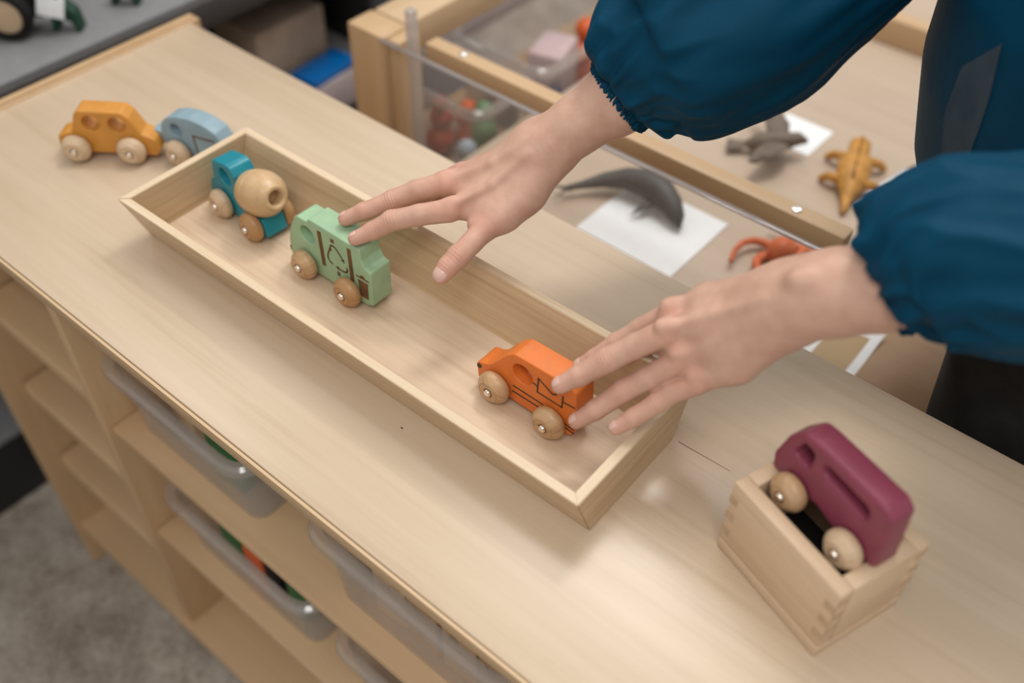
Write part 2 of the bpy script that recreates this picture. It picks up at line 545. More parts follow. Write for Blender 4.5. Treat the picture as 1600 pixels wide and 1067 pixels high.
# hairline crack in the veneer beside the tray
strk = mesh('veneer_crack', [(.8615, .2402, .0003), (.8615, .2407, .0003), (.910, .2426, .0003), (.910, .2423, .0003)], [(0, 1, 2, 3)], BURN_DK, None, sharp=None)
strk.data.transform(Matrix.Translation((-0.7, -0.2, -FZ))); strk.parent = SH
strk = mesh('ink_dot', [(.6782 + .0012 * math.cos(a), .1019 + .0007 * math.sin(a), .0003) for a in np.linspace(0, 5.6, 9)], [tuple(range(9))], RUBBER, None, sharp=None)
strk.data.transform(Matrix.Translation((-0.7, -0.2, -FZ))); strk.parent = SH


# ------------------------------------------------------------------ clear bins on the shelf boards
def rrect(x0, x1, y0, y1, r, n=6):
    return fillet([(x0, y0), (x1, y0), (x1, y1), (x0, y1)], r, n)


def loft(rings, close=True):
    bm = bmesh.new()
    vs = [[bm.verts.new(p) for p in R] for R in rings]
    n = len(vs[0])
    for A, B in zip(vs, vs[1:]):
        for i in range(n):
            bm.faces.new((A[i], A[(i + 1) % n], B[(i + 1) % n], B[i]))
    return bm, vs


def clear_bin(name, label, x0, x1, y0, y1, z, h, group, bm_mat=None):
    w, d = x1 - x0, y1 - y0
    T = thing(name, label, 'bin', ((x0 + x1) / 2, (y0 + y1) / 2, z), 0, group)
    hx, hy, tp, fl = w / 2, d / 2, 0.010, 0.0105

    def ring(ix, zz, r): return [(a, c, zz) for a, c in rrect(-hx + ix, hx - ix, -hy + ix, hy - ix, r)]
    bm, vs = loft([ring(fl + tp, 0.0, .02), ring(fl + 0.002, h - 0.004, .028), ring(fl + .0035, h - .004, .027), ring(fl + tp + .002, .002, .018)])
    bm.faces.new(vs[0]); bm.faces.new(vs[-1])
    bm_obj('bin_body', bm, bm_mat or BIN_PLASTIC, T)
    bm, vs = loft([ring(fl, h - .016, .03), ring(0.003, h - .014, .034), ring(0.0, h - .010, .036), ring(0.001, h - .003, .036), ring(0.005, h, .034), ring(0.011, h - .001, .03), ring(fl + .002, h - .006, .028), ring(fl + .001, h - .014, .028), ring(fl, h - .016, .03)])
    bm_obj('bin_rim', bm, RIM_PLASTIC, T, label='thick rounded rim of the clear bin')
    return T


BG = 'clear plastic bins on the shelf boards'
clear_bin('storage_bin', 'clear plastic bin on the upper shelf board beside the divider, green blocks inside', 0.277, 0.525, 0.022, 0.36, -0.2448, 0.112, BG)
clear_bin('storage_bin', 'clear plastic bin on the lower shelf board with green and orange toys', 0.305, 0.575, 0.022, 0.36, -0.4548, 0.112, BG)
clear_bin('storage_bin', 'clear plastic bin with wooden toys, nearest of the bins below the top', 0.605, 0.872, 0.022, 0.36, -0.2448, 0.122, BG)
clear_bin('storage_bin', 'clear plastic bin at the bottom edge, right of the bin with orange toys', 0.605, 0.872, 0.022, 0.36, -0.4548, 0.112, BG)


def block(name, label, cat, c, s, rz, mat, group, bev=0.004):
    o = box(name, (-s[0] / 2, -s[1] / 2, 0), (s[0] / 2, s[1] / 2, s[2]), mat, None, bev, loc=c, rot=(0, 0, rz))
    return tag(o, label, cat, group)


GB = 'toys inside the clear bins'
block('toy_block', 'dark green block in the upper bin beside the divider', 'toy block', (0.443, 0.073, -0.2426), (.045, .042, .086), .1, T_GREEN, GB, .006)
block('toy_block', 'pale green block behind the dark green one in the upper bin', 'toy block', (0.470, 0.135, -0.2426), (.05, .06, .08), .1, T_SAGE, GB, .006)
block('toy_block', 'wooden block lying in the upper bin beside the divider', 'toy block', (0.35, 0.12, -0.2426), (.07, .10, .06), -.2, BEECH, GB, .004)
block('toy_block', 'dark green block at the left in the bin with orange toys', 'toy block', (0.397, 0.073, -0.4526), (.036, .042, .086), .1, T_GREEN, GB, .006)
block('toy_block', 'orange block between the green ones in the lower bin', 'toy block', (0.441, 0.072, -0.4526), (.034, .044, .080), .05, T_ORANGE, GB, .006)
block('toy_block', 'black block beside the orange one in the lower bin', 'toy block', (0.476, 0.076, -0.4526), (.028, .05, .085), .0, RUBBER, GB, .005)
block('toy_block', 'dark green block at the right end of the bin with orange toys', 'toy block', (0.514, 0.074, -0.4526), (.034, .044, .085), .0, T_GREEN, GB, .009)
GW = 'wooden toys in the nearest bin'
for k, (x, y, z, r) in enumerate(((.690, .064, .078, .06), (.733, .064, .084, -.05), (.778, .064, .088, .05), (.822, .064, .082, -.04))):
    T = thing('toy_plank', ['short wooden plank standing furthest left in the nearest bin', 'wooden plank with a dark hole, second in the nearest bin', 'wooden plank with dark holes, third in the nearest bin', 'wooden plank at the right end of the nearest bin'][k], 'toy', (x, y, -0.2426), r, GW)
    extrude('plank_body', fillet([(-20, 0), (20, 0), (20, z * 1000 + 4), (-20, z * 1000 + 4)], 5), [circle2(-6, z * 700, 6), circle2(9, z * 880, 5)], .020, .002, [BEECH, WHEEL_MID, DRUM_WOOD, WHEEL_DARK][k], T)

# ------------------------------------------------------------------ bamboo tray
TY = 0.0135
TR = thing('wooden_tray', 'long narrow bamboo tray with flared sides on the shelf top holding three toy vehicles', 'tray', (0.5845, 0.1775, 0.0002), TY)
TL, TW, TB, TH = 0.5458, 0.158, 0.021, 0.0565
hx, hy, w = TL / 2, TW / 2, 0.0085


def prism8(name, bot, top, mat, parent, rz=0.0, loc=(0, 0, 0), label=None):
    V = [(*p, 0.0) if len(p) == 2 else p for p in bot] + list(top)
    n = len(bot)
    F = [tuple(range(n))[::-1], tuple(range(n, 2 * n))] + [(i, (i + 1) % n, n + (i + 1) % n, n + i) for i in range(n)]
    bm = bmesh.new()
    vs = [bm.verts.new(v) for v in V]
    for f in F: bm.faces.new([vs[i] for i in f])
    bmesh.ops.recalc_face_normals(bm, faces=bm.faces)
    bmesh.ops.bevel(bm, geom=list(bm.edges), offset=0.0006, segments=2, affect='EDGES')
    return bm_obj(name, bm, mat, parent, 40, loc, (0, 0, rz), label)


for sgn in (-1, 1):
    s = sgn
    bot = [(-hx, s * (hy - TB), 0), (hx, s * (hy - TB), 0), (hx - w, s * (hy - TB - w), 0), (-hx + w, s * (hy - TB - w), 0)]
    top = [(-hx, s * hy, TH), (hx, s * hy, TH), (hx - w, s * (hy - w), TH), (-hx + w, s * (hy - w), TH)]
    o = prism8('long_wall', bot, top, BAMBOO, TR)
    o.data.materials.append(BAMBOO_RIM)
    for p in o.data.polygons:
        if p.normal.z > 0.9 and p.center.z > TH - .003: p.material_index = 1
for sgn in (-1, 1):
    s = sgn
    # built along its own X so that the grain follows the board
    g = 0.0004
    bot = [(-(hy - TB), -s * hx), ((hy - TB), -s * hx), ((hy - TB - w), -s * (hx - w)), (-(hy - TB - w), -s * (hx - w))]
    top = [(-hy, -s * hx, TH), (hy, -s * hx, TH), (hy - w, -s * (hx - w), TH), (-(hy - w), -s * (hx - w), TH)]
    o = prism8('end_wall', bot, top, BAMBOO, TR, math.pi / 2)
    o.data.materials.append(BAMBOO_RIM)
    for p in o.data.polygons:
        if p.normal.z > 0.9 and p.center.z > TH - .003: p.material_index = 1
g = TB + w - 0.003
box('tray_floor', (-hx + w - .001, -hy + TB + w - .003, 0.0006), (hx - w + .001, hy - TB - w + .003, 0.006), BAMBOO_FLOOR, TR, 0.0)
# small dark knot on the back wall
TFZ = 0.0063


# ------------------------------------------------------------------ wooden toy vehicles
def wheel_mesh(r, th, mat, name='wheel'):
    h = th / 2
    prof = [(-h + .0014, 0), (-h + .0014, .0045), (-h, .0047), (-h, r * .50), (-h, r * .585), (-h + .0005, r * .60), (-h + .0005, r * .625), (-h + .0001, r * .64), (-h + .0028, r * .84), (-h + .0044, r * .925), (-h + .0060, r * .985), (-h + .0074, r), (h - .0030, r * .99), (h - .001, r * .93), (h, r * .82), (h, 0)]
    bm = lathe_bm(prof, 44, None, Matrix.Rotation(math.pi / 2, 4, 'Z'))
    bmesh.ops.recalc_face_normals(bm, faces=bm.faces)
    me = bpy.data.meshes.new(name); bm.to_mesh(me); bm.free()
    finish(me, mat, 24)
    return me


def cap_mesh(r=.0036, h=.0034):
    bm = lathe_bm([(0, 0), (0, r), (-h * .6, r), (-h * .9, r * .8), (-h, 0)], 24, None, Matrix.Rotation(math.pi / 2, 4, 'Z'))
    bmesh.ops.recalc_face_normals(bm, faces=bm.faces)
    me = bpy.data.meshes.new('axle_cap'); bm.to_mesh(me); bm.free()
    finish(me, CAP_METAL, 40)
    return me


CAPM = cap_mesh()
WM = {}


def wheels(T, xs, half, r=.015, th=.013, mats=None, z=None):
    """wheels on both sides of a body whose half thickness is half; each with its axle cap"""
    for i, x in enumerate(xs):
        mat = mats[i] if mats else WHEEL_MID
        for s in (1, -1):
            key = (r, th, mat.name)
            if key not in WM: WM[key] = wheel_mesh(r, th, mat)
            ang = random.Random(hash((round(x, 4), s)) & 0xffff).uniform(0, 6.28)
            wo = link('wheel', WM[key], T, (x, -s * (half + .0012 + th / 2), (r if z is None else z)), (0, 0, 0 if s == 1 else math.pi))
            wo.rotation_euler = (0, ang, 0) if s == 1 else (0, ang, math.pi)
            link('axle_cap', CAPM, wo, (0, -th / 2 + .0015, 0), label='metal axle cap')


# green recycling truck ---------------------------------------------------
GT = thing('toy_truck', 'light green wooden toy recycling truck under the fingertips in the tray', 'toy vehicle', (0.503, 0.1905, TFZ), 0)
out = [(-44, 6), (-46.5, 17), (-45.3, 19), (-45.3, 22), (-46, 24), (-43, 40), (-33, 60.5), (-27.5, 65.3), (-15, 65.3), (-11, 70.2), (55, 70.6), (55.5, 58), (60, 50.5), (67, 50.0), (65, 9), (58, 5.5), (42, 5.5), (2, 5.5), (-10, 5.5)]
extrude('truck_body', fillet(out, [3, 1, 0, 0, 2, 6, 4, 4, 3, 2.5, 3, 3, 4, 2.5, 2.5, 2, 0, 0, 0]), [circle2(-16.5, 48.8, 9.6, 9.6)], .0245, .0014, GREEN_P, GT)
yf = -.0245 / 2 - .0001
arcs = []


def arrow(p0, p1, p2, head=4.0):
    pts = [tuple((1 - u) ** 2 * np.array(p0) + 2 * u * (1 - u) * np.array(p1) + u * u * np.array(p2)) for u in np.linspace(0, 1, 9)]
    d = np.array(pts[-1]) - np.array(pts[-2]); d /= np.linalg.norm(d); nn = np.array([-d[1], d[0]])
    e = np.array(pts[-1])
    return pts, [tuple(e + d * head * .7), tuple(e - d * head * .3 + nn * head * .55), tuple(e - d * head * .3 - nn * head * .55)]


a1, h1 = arrow((15, 53), (21, 61), (31, 44.5))
a2, h2 = arrow((15, 32), (5, 35), (15, 50), 4.2)
a3, h3 = arrow((35, 38), (37, 29), (22, 31), 4.2)
strokes('burned_marking', [a1, a2, a3], 1.7, yf, BURN, GT, polys=[
    [(-0.5, 63), (4.5, 63.7), (5, 23), (0, 22.4)], [(38.5, 64.3), (43.5, 65), (43.3, 26), (38.2, 25)], h1, h2, h3,
    [(17, 63.2), (21.3, 63.8), (21.5, 59.6), (17.2, 59.2)],
    [(20.5, 26), (24, 26.5), (24, 21.5), (20.5, 21.3)],
    [(48.5, 33.5), (61.5, 34), (60, 14), (49.5, 13.6)], [(47, 37.6), (63, 38.4), (63, 36.7), (47, 36)], [(52, 38.2), (58, 38.6), (57, 40.6), (53, 40.4)]],
    label='brown burned recycling arrows, bars and bin on the side')
mesh('headlight', [(-.0460, yf - .0002, .0205), (-.0460, yf + .006, .0205), (-.0452, yf + .006, .0155), (-.0452, yf - .0002, .0155), (-.0440, yf - .0002, .0155), (-.0445, yf - .0002, .0215)], [(0, 1, 2, 3), (0, 3, 4, 5)], BURN, GT, sharp=None)
wheels(GT, (-.0200, .0385), .01225, mats=[WHEEL_MID, WHEEL_DARK])

# orange car ----------------------------------------------------------------
OC = thing('toy_car', 'bright orange wooden toy car with dark line drawing under the left hand', 'toy vehicle', (0.7517, 0.1895, TFZ), 0)
out = [(-55.5, 8), (-57, 24), (-54, 27), (-47, 29), (-41, 33), (-24, 56), (-16, 62.5), (36, 64.5), (46.5, 60), (48, 44), (48, 15), (43, 6.5), (30, 5.5), (1, 5.5), (-18, 5.5), (-50, 5.5)]
extrude('car_body', fillet(out, [3, 3, 2, 6, 9, 6, 6, 4, 5, 2, 5, 4, 0, 0, 0, 3]), [circle2(-7.4, 44, 10.4)], .0235, .0012, ORANGE_P, OC)
yf = -.0235 / 2 - .0001
strokes('line_drawing', [[(-16.5, 24.5), (15, 24.5)], [(-17, 17.5), (10.5, 18)], [(30, 20), (47, 17)], [(34, 14.5), (47, 13)],
                         [(4.3, 43.3), (8.8, 42)], [(8.8, 35.5), (9.4, 52), (24, 44), (28, 46.5)], [(8.8, 35.5), (34, 35.5), (34.5, 49)], [(34.4, 42.5), (46.5, 44)]], 1.4, yf, BURN_DK, OC, label='dark brown lines drawn on the side')
strokes('headlight', [], 1, yf - .0001, BURN_DK, OC, polys=[[(-56.0, 24.2), (-54, 25.2), (-51.8, 24.6), (-51.2, 22.6), (-52.4, 20.4), (-54.4, 19.6), (-56.2, 20.6)]], label='dark round headlight')
wheels(OC, (-.0325, .0260), .01175, r=.0153, mats=[WHEEL_MID, WHEEL_MID])

# teal cement mixer -----------------------------------------------------------
ya = -0.0774
na = Vector((-math.sin(ya), math.cos(ya), 0))
pc = Vector((0.3515, 0.1686, 0)) + na * .0285
CM = thing('toy_mixer', 'teal wooden toy cement mixer with a turned wood drum in the tray', 'toy vehicle', (pc.x, pc.y, TFZ), ya)
out = [(-24, 6), (-26.5, 16), (-23, 30), (-15.5, 37), (-13, 55), (-10.5, 60.5), (13, 66), (20, 65.5), (25.5, 57), (26, 34), (32, 24), (62, 26), (68, 7), (60, 5.5), (-15, 5.5)]
extrude('mixer_body', fillet(out, [3, 3, 2, 4, 3, 3, 8, 6, 4, 4, 3, 2, 2, 2, 3]), [circle2(7, 48.5, 9.6)], .0245, .0013, TEAL_P, CM)
dprof = [(0, 0), (0, .013), (.0015, .0165), (.006, .0202), (.012, .0218), (.0180, .0222), (.0190, .0210), (.0200, .0210), (.0210, .0227), (.027, .0228), (.034, .0216), (.041, .0182), (.0465, .0135), (.0475, .0122), (.0500, .0118), (.0505, .0105), (.0500, .0084), (.0490, .0076), (.0360, .0074), (.0355, 0)]
bm = lathe_bm(dprof, 56)
bm_obj('drum', bm, DRUM_WOOD, CM, 45, loc=(.0290, 0, .0400), rot=(0, -math.radians(17), 0), label='turned pale wood drum with a dark round mouth')
wheels(CM, (.0000, .0515), .01225, r=.0155, mats=[WHEEL_PALE, WHEEL_DARK])

# yellow car ------------------------------------------------------------------
yw = math.radians(36.7)
ny = Vector((-math.sin(yw), math.cos(yw), 0))
py = Vector((0.1599, 0.1319, 0)) + ny * .028
YC = thing('toy_car', 'yellow ochre wooden toy car with two round windows standing left of the tray', 'toy vehicle', (py.x, py.y, 0.0003), yw)
out = [(-16, 7), (-20.3, 16), (-18.6, 27), (-9, 31), (-2, 32), (5.5, 54), (10, 59), (57, 58.5), (64, 52), (73, 33), (80, 30), (86, 26), (91.5, 16), (85, 6.5), (40, 7.5), (12, 7.5)]
extrude('car_body', fillet(out, [3, 4, 3, 4, 4, 5, 4, 6, 6, 4, 4, 3, 3, 3, 0, 0]), [circle2(21.5, 44, 9.2), circle2(49.5, 43.5, 9.2)], .0225, .0016, YELLOW_P, YC)
wheels(YC, (.0005, .0605), .01125, r=.0158, mats=[WHEEL_PALE, WHEEL_PALE])

# light blue caravan --------------------------------------------------------------
yc = math.radians(13)
nc = Vector((-math.sin(yc), math.cos(yc), 0))
pv = Vector((0.2431, 0.1984, 0)) + nc * .026
CV = thing('toy_caravan', 'light blue wooden toy caravan hitched behind the yellow toy car', 'toy vehicle', (pv.x, pv.y, 0.0003), yc)
out = [(-23, 17), (-25, 23), (-23, 36), (-18, 46), (-11, 52), (4, 57.5), (20, 59.8), (38, 58), (53, 52), (60, 42), (61, 18), (55, 10), (20, 9), (12, 17), (0, 19), (-12, 15)]
extrude('caravan_body', fillet(out, [3, 3, 5, 6, 8, 8, 8, 8, 8, 8, 5, 3, 3, 4, 4, 4]), [circle2(-1.2, 39.5, 7.6)], .0215, .0014, BLUE_P, CV)
strokes('burned_marking', [[(24, 17), (22, 40), (50, 42)]], 2.0, -.0215 / 2 - .0001, BURN, CV, label='brown door outline on the caravan side')
box('hitch', (-.038, -.0095, .0215), (-.020, .0095, .0295), BLUE_P, CV, .0012)
wheels(CV, (.0005,), .01075, r=.0150, mats=[WHEEL_PALE])

# wooden box and plum van -----------------------------------------------------------
yb = math.radians(-18.8)
BX = thing('wooden_box', 'small pale wooden box with finger joints holding the plum toy van', 'box', (1.039, 0.1417, 0.0003), yb)
bl, bw, bh, wt = .1061, .0809, .0812, .0118
for y0 in (0.0, bw - wt):
    box('box_side', (-bl + .0003, y0, .013), (-.0003, y0 + wt, bh), BEECH, BX, .0012)
for x0 in (-bl, -wt):
    box('box_end', (x0 + (0 if x0 < -.05 else .0), wt + .0002, .013), (x0 + wt, bw - wt - .0002, bh - .0002), BEECH_Y, BX, .0008)
box('box_bottom', (-bl, 0, 0), (0, bw, .0126), BEECH, BX, .0015)
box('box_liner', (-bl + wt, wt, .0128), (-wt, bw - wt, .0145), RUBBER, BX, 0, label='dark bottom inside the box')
# finger joints: end grain showing on the outside corners
for zc in (.022, .040, .058):
    for (xa, xb, yaa, ybb) in ((-bl - .00008, -bl + .0085, -.00008, .0005), (-.0095, .00008, -.00008, .0005)):
        box('finger_joint', (xa, yaa, zc), (xb, ybb, zc + .0085), ENDGRAIN, BX, 0, label='darker end grain of a corner joint')
    for yy in (0.0, bw - .0095):
        box('finger_joint', (-.0005, yy + (.0004 if yy == 0 else 0), zc + .0095), (.00008, yy + .0095, zc + .0165), ENDGRAIN, BX, 0, label='darker end grain of a corner joint')

PV_o = Vector((1.039, 0.1417, 0)) + Vector((-math.sin(yb), math.cos(yb), 0)) * .042
PV = thing('toy_van', 'plum purple wooden toy van with slot windows resting on top of the wooden box', 'toy vehicle', (PV_o.x, PV_o.y, bh + .0006), yb)
out = [(-103, .3), (-105, 14), (-98, 39), (-86, 55.5), (-76, 57), (-14, 58), (-6.5, 52), (-4, 3), (-7, .3), (-45, .3), (-50, 2), (-61, 5), (-68, .5)]
slot = fillet([(-64, 36.5), (-24, 32), (-23, 44), (-63, 46)], 5.5, 6)
win = fillet([(-90, 30), (-75, 29), (-74, 45), (-83, 47)], 4, 6)
extrude('van_body', fillet(out, [4, 5, 9, 8, 6, 9, 7, 4, 2, 0, 4, 4, 4]), [win, slot], 0.0220, .0036, PLUM_P, PV)
wheels(PV, (-.0785, -.0255), .0110, r=.0148, th=.0135, mats=[WHEEL_MID, WHEEL_PALE], z=.0025)

# ------------------------------------------------------------------ display table behind (acrylic front)
DT = thing('display_table', 'light wood display table behind the shelf with acrylic front and toy animals inside', 'display table', (0.6, 0.9, FZ))


def dt(name, lo, hi, mat, bev=0.002, **k):
    d = Vector((0.6, 0.9, FZ))
    return box(name, Vector(lo) - d, Vector(hi) - d, mat, DT, bev, **k)


DZ = -0.15
dt('floor_board', (0.322, 0.545, DZ - .018), (1.02, 0.965, DZ), TABLE_W)
dt('shade_board', (0.905, 0.547, DZ + .0002), (1.02, 0.76, DZ + .004), MAPLE_SHADE, label='table board coloured darker for the shade beside the person')  # thin added board, its dark colour stands in for the person's shade
dt('far_board', (0.322, 0.972, DZ - .045), (1.02, 1.62, DZ - .025), TABLE_W)
dt('rail', (0.262, 0.567, -0.026), (0.845, 0.589, 0.0), MAPLE)
dt('far_rail', (0.262, 1.27, DZ - .024), (1.02, 1.30, DZ + .02), MAPLE)
dt('corner_post', (0.147, 0.540, FZ), (0.214, 0.585, -0.001), MAPLE_Z, .003)
dt('post_strip', (0.2145, 0.546, FZ), (0.236, 0.585, -0.003), MAPLE_Z)
dt('side_rail', (0.150, 0.586, -0.045), (0.214, 1.45, 0.0), MAPLE_Y, .004)
dt('corner_post', (0.985, 0.5625, FZ), (1.02, 0.60, DZ - .0185), MAPLE_Z)
dt('corner_post', (0.985, 1.40, FZ), (1.02, 1.44, DZ - .046), MAPLE_Z)
dt('corner_post', (0.150, 1.40, FZ), (0.214, 1.449, -0.046), MAPLE_Z)
dt('lower_board', (0.10, 0.59, -0.262), (0.321, 1.40, -0.245), MAPLE)
dt('apron', (0.322, 0.55, -.30), (1.02, 0.562, DZ - .019), MAPLE)
dt('acrylic_panel', (0.216, 0.531, -0.24), (0.836, 0.5365, 0.0), ACRYLIC, .0005, label='clear acrylic front panel with bright edge')
dt('acrylic_edge', (0.216, 0.5305, 0.0002), (0.836, 0.5370, 0.0030), clear_plastic('acrylic_edge_plastic', (0.62, 0.58, 0.58), 0.3, 0.08, 0.3), .0004, label='polished top edge of the acrylic')
dt('acrylic_bar', (0.251, 0.545, -0.24), (0.263, 0.556, 0.050), clear_plastic('acrylic_bar_plastic', (0.7, 0.66, 0.64), 0.45, 0.1, 0.2), .001, label='greyish upright acrylic bar')
for x in (0.318, 0.785):
    bm = lathe_bm([(0, 0), (0, .006), (.0015, .0055), (.0025, .003), (.0027, 0)], 20, None, Matrix.Rotation(-math.pi / 2, 4, 'Y'))
    bm_obj('screw_cap', bm, CHROME, DT, 40, loc=(x - .6, .578 - .9, .0001 - FZ))
BG2 = 'clear toy bins in the display table'
clear_bin('toy_bin', 'clear bin of red and green toys behind the acrylic panel', 0.120, 0.320, 0.600, 0.735, -0.2448, 0.140, BG2, BIN_CLEAR)
clear_bin('toy_bin', 'clear bin with pink paper and orange toy behind the wooden rail', 0.120, 0.320, 0.742, 1.02, -0.2448, 0.140, BG2, BIN_CLEAR)


def blob(name, label, cat, loc, balls, mat, group=None):
    """rounded toy: balls merged to one hull-like body by lofting spheres along a line"""
    T = tube(name, [(0, 0, 0)], .01, mat) if False else None
    bm = bmesh.new()
    for (x, y, z, r) in balls:
        q = bmesh.ops.create_icosphere(bm, subdivisions=3, radius=r)
        bmesh.ops.translate(bm, verts=q['verts'], vec=(x, y, z))
    o = bm_obj(name, bm, mat, None, 60, loc=loc)
    return tag(o, label, cat, group)


GT2 = 'toys in the clear bins behind the acrylic'
blob('toy_figure', 'small red toy beside the upright acrylic bar in the front bin', 'toy', (.195, .655, -.2425), [(0, 0, .022, .022), (0, .004, .058, .018), (.002, 0, .084, .012)], T_RED, GT2)
blob('toy_figure', 'green toy in the front bin between the red and orange toys', 'toy', (.258, .672, -.2425), [(0, 0, .022, .021), (.004, .006, .055, .020), (0, .01, .085, .014)], T_SAGE, GT2)
blob('toy_figure', 'orange toy at the back of the front bin', 'toy', (.215, .692, -.2425), [(0, 0, .018, .018), (-.008, .004, .045, .014), (.008, -.004, .07, .013)], T_ORANGE, GT2)
blob('toy_figure', 'pale blue toy on the green one in the front bin', 'toy', (.262, .640, -.2425), [(0, 0, .016, .016), (0, 0, .042, .015)], T_PALE, GT2)
blob('toy_figure', 'navy toy in the rear bin', 'toy', (.268, .81, -.2425), [(0, 0, .02, .02), (.005, .02, .045, .015)], T_NAVY, GT2)
blob('toy_figure', 'orange toy at the far end of the rear bin', 'toy', (.240, .95, -.2425), [(0, 0, .022, .022), (0, -.01, .06, .02), (0, 0, .095, .018)], T_ORANGE, GT2)
tag(box('paper_bag', (-.03, -.04, 0), (.03, .04, .1), T_PINK, None, .01, loc=(.232, .875, -.2425), rot=(0, 0, .3)), 'pale pink paper packet in the rear bin', 'packet', GT2)

# cards and animals on the display table floor
CG = 'white cards on the display table'


def card(name, label, x0, x1, y0, y1, rz=0.0):
    cx, cy = (x0 + x1) / 2, (y0 + y1) / 2
    o = box(name, (-(x1 - x0) / 2, -(y1 - y0) / 2, 0), ((x1 - x0) / 2, (y1 - y0) / 2, .0012), PAPER, None, 0, loc=(cx, cy, DZ + .0003), rot=(0, 0, rz))
    return tag(o, label, 'card', CG)


card('picture_card', 'large white card under the dark whale on the display table', .525, .666, .552, .682)
card('picture_card', 'white card beside the grey eagle on the display table', .598, .671, .878, .952)
card('picture_card', 'white card beside the amber toy, partly behind the blouse', .775, .86, .84, .93, -.2)
# curled white card with tan print
VV, FF = [], []
nx_, ny_ = 10, 10
for j in range(ny_ + 1):
    for i in range(nx_ + 1):
        u, v_ = i / nx_, j / ny_
        VV.append((.80 + u * .105 + .0 * v_, .552 + v_ * .075 - u * .004, DZ + .0006 + .010 * (u ** 2) * (v_ ** 2)))
nn_ = len(VV)
VV += [(a, b_, c + .0008) for a, b_, c in VV]
q = lambda i, j: j * (nx_ + 1) + i
for j in range(ny_):
    for i in range(nx_):
        FF.append((q(i, j), q(i, j + 1), q(i + 1, j + 1), q(i + 1, j)))
        FF.append((nn_ + q(i, j), nn_ + q(i + 1, j), nn_ + q(i + 1, j + 1), nn_ + q(i, j + 1)))
bd = [q(i, 0) for i in range(nx_)] + [q(nx_, j) for j in range(ny_)] + [q(i, ny_) for i in range(nx_, 0, -1)] + [q(0, j) for j in range(ny_, 0, -1)]
for a, b_ in zip(bd, bd[1:] + bd[:1]): FF.append((a, b_, nn_ + b_, nn_ + a))
cc = mesh('picture_card', VV, FF, PAPER, None)
cc.data.materials.append(PAPER_TAN)
for p in cc.data.polygons:
    u = (p.center.x - .80) / .105; v_ = (p.center.y - .552) / .075
    if p.normal.z > .5 and p.center.z > DZ + .001 and .52 < u < .86 and v_ < .72: p.material_index = 1
tag(cc, 'white card with a tan picture and lifted corner beside the trousers', 'card', CG)


def lofted(name, stations, mat, n=18, parent=None, sharp=60):
    """stations: (center xyz, half width dir vector, half height)"""
    bm = bmesh.new()
    rings = []
    for c, wv, h in stations:
        c, wv = Vector(c), Vector(wv)
        rings.append([bm.verts.new(c + wv * math.cos(2 * math.pi * k / n) + Vector((0, 0, h)) * math.sin(2 * math.pi * k / n)) for k in range(n)])
    for A, B in zip(rings, rings[1:]):
        for k in range(n):
            bm.faces.new((A[k], A[(k + 1) % n], B[(k + 1) % n], B[k]))
    bm.faces.new(rings[0]); bm.faces.new(rings[-1])
    return bm_obj(name, bm, mat, parent, sharp)


def fin(bm, a, b, c, th=.0025):
    a, b, c = Vector(a), Vector(b), Vector(c)
    nrm = (b - a).cross(c - a).normalized() * th
    V = [bm.verts.new(p) for p in (a + nrm, b + nrm, c + nrm * .2, a - nrm, b - nrm, c - nrm * .2)]
    for f in ((0, 1, 2), (5, 4, 3), (0, 3, 4, 1), (1, 4, 5, 2), (2, 5, 3, 0)): bm.faces.new([V[i] for i in f])


WH = thing('toy_whale', 'dark grey toy whale lying on the large white card', 'toy animal', (.555, .64, DZ + .0018), 0)
# curved spine from tail (left) over the back to the nose
st = []
pts = [(-.078, -.045, .012), (-.066, -.030, .014), (-.048, -.008, .018), (-.026, .008, .022), (0, .015, .025), (.026, .013, .025), (.048, .004, .021), (.064, -.006, .015), (.074, -.014, .009)]
wid = [.004, .0055, .010, .015, .019, .019, .015, .010, .002]
for k, (p, w_) in enumerate(zip(pts, wid)):
    a = Vector(pts[max(0, k - 1)]); b_ = Vector(pts[min(len(pts) - 1, k + 1)])
    tdir = (b_ - a).normalized(); side = Vector((-tdir.y, tdir.x, 0)).normalized()
    st.append((p, side * w_, min(w_ * .95, p[2] - .0005)))
lofted('whale_body', st, WHALE_P, 18, WH)
bm = bmesh.new(); fin(bm, (-.004, .026, .034), (.012, .026, .034), (-.008, .040, .050)); bm_obj('dorsal_fin', bm, WHALE_P, WH)
bm = bmesh.new(); fin(bm, (.016, -.002, .018), (.030, -.004, .018), (.012, -.032, .006)); bm_obj('flipper', bm, WHALE_P, WH)
bm = bmesh.new(); fin(bm, (-.076, -.042, .012), (-.070, -.046, .012), (-.100, -.048, .006)); fin(bm, (-.074, -.040, .012), (-.078, -.046, .012), (-.082, -.074, .006)); bm_obj('tail_fluke', bm, WHALE_P, WH)

EG = thing('toy_eagle', 'grey brown toy eagle with spread wings on the display table', 'toy animal', (.628, .848, DZ + .0004), .5)
lofted('bird_body', [((-.035, 0, .012), (0, .004, 0), .004), ((-.02, 0, .016), (0, .012, 0), .012), ((0, 0, .02), (0, .016, 0), .016), ((.02, 0, .024), (0, .012, 0), .012), ((.034, 0, .030), (0, .009, 0), .009), ((.046, 0, .028), (0, .003, 0), .003)], EAGLE_P, 14, EG)
for s in (1, -1):
    lofted('wing', [((.008, s * .008, .024), (.014, 0, 0), .003), ((.004, s * .028, .034), (.017, 0, 0), .003), ((-.008, s * .050, .038), (.016, 0, 0), .0025), ((-.024, s * .066, .030), (.007, 0, 0), .002)], EAGLE_P, 10, EG)
lofted('tail', [((-.03, 0, .012), (0, .006, 0), .004), ((-.058, 0, .008), (0, .014, 0), .003)], EAGLE_P, 10, EG)

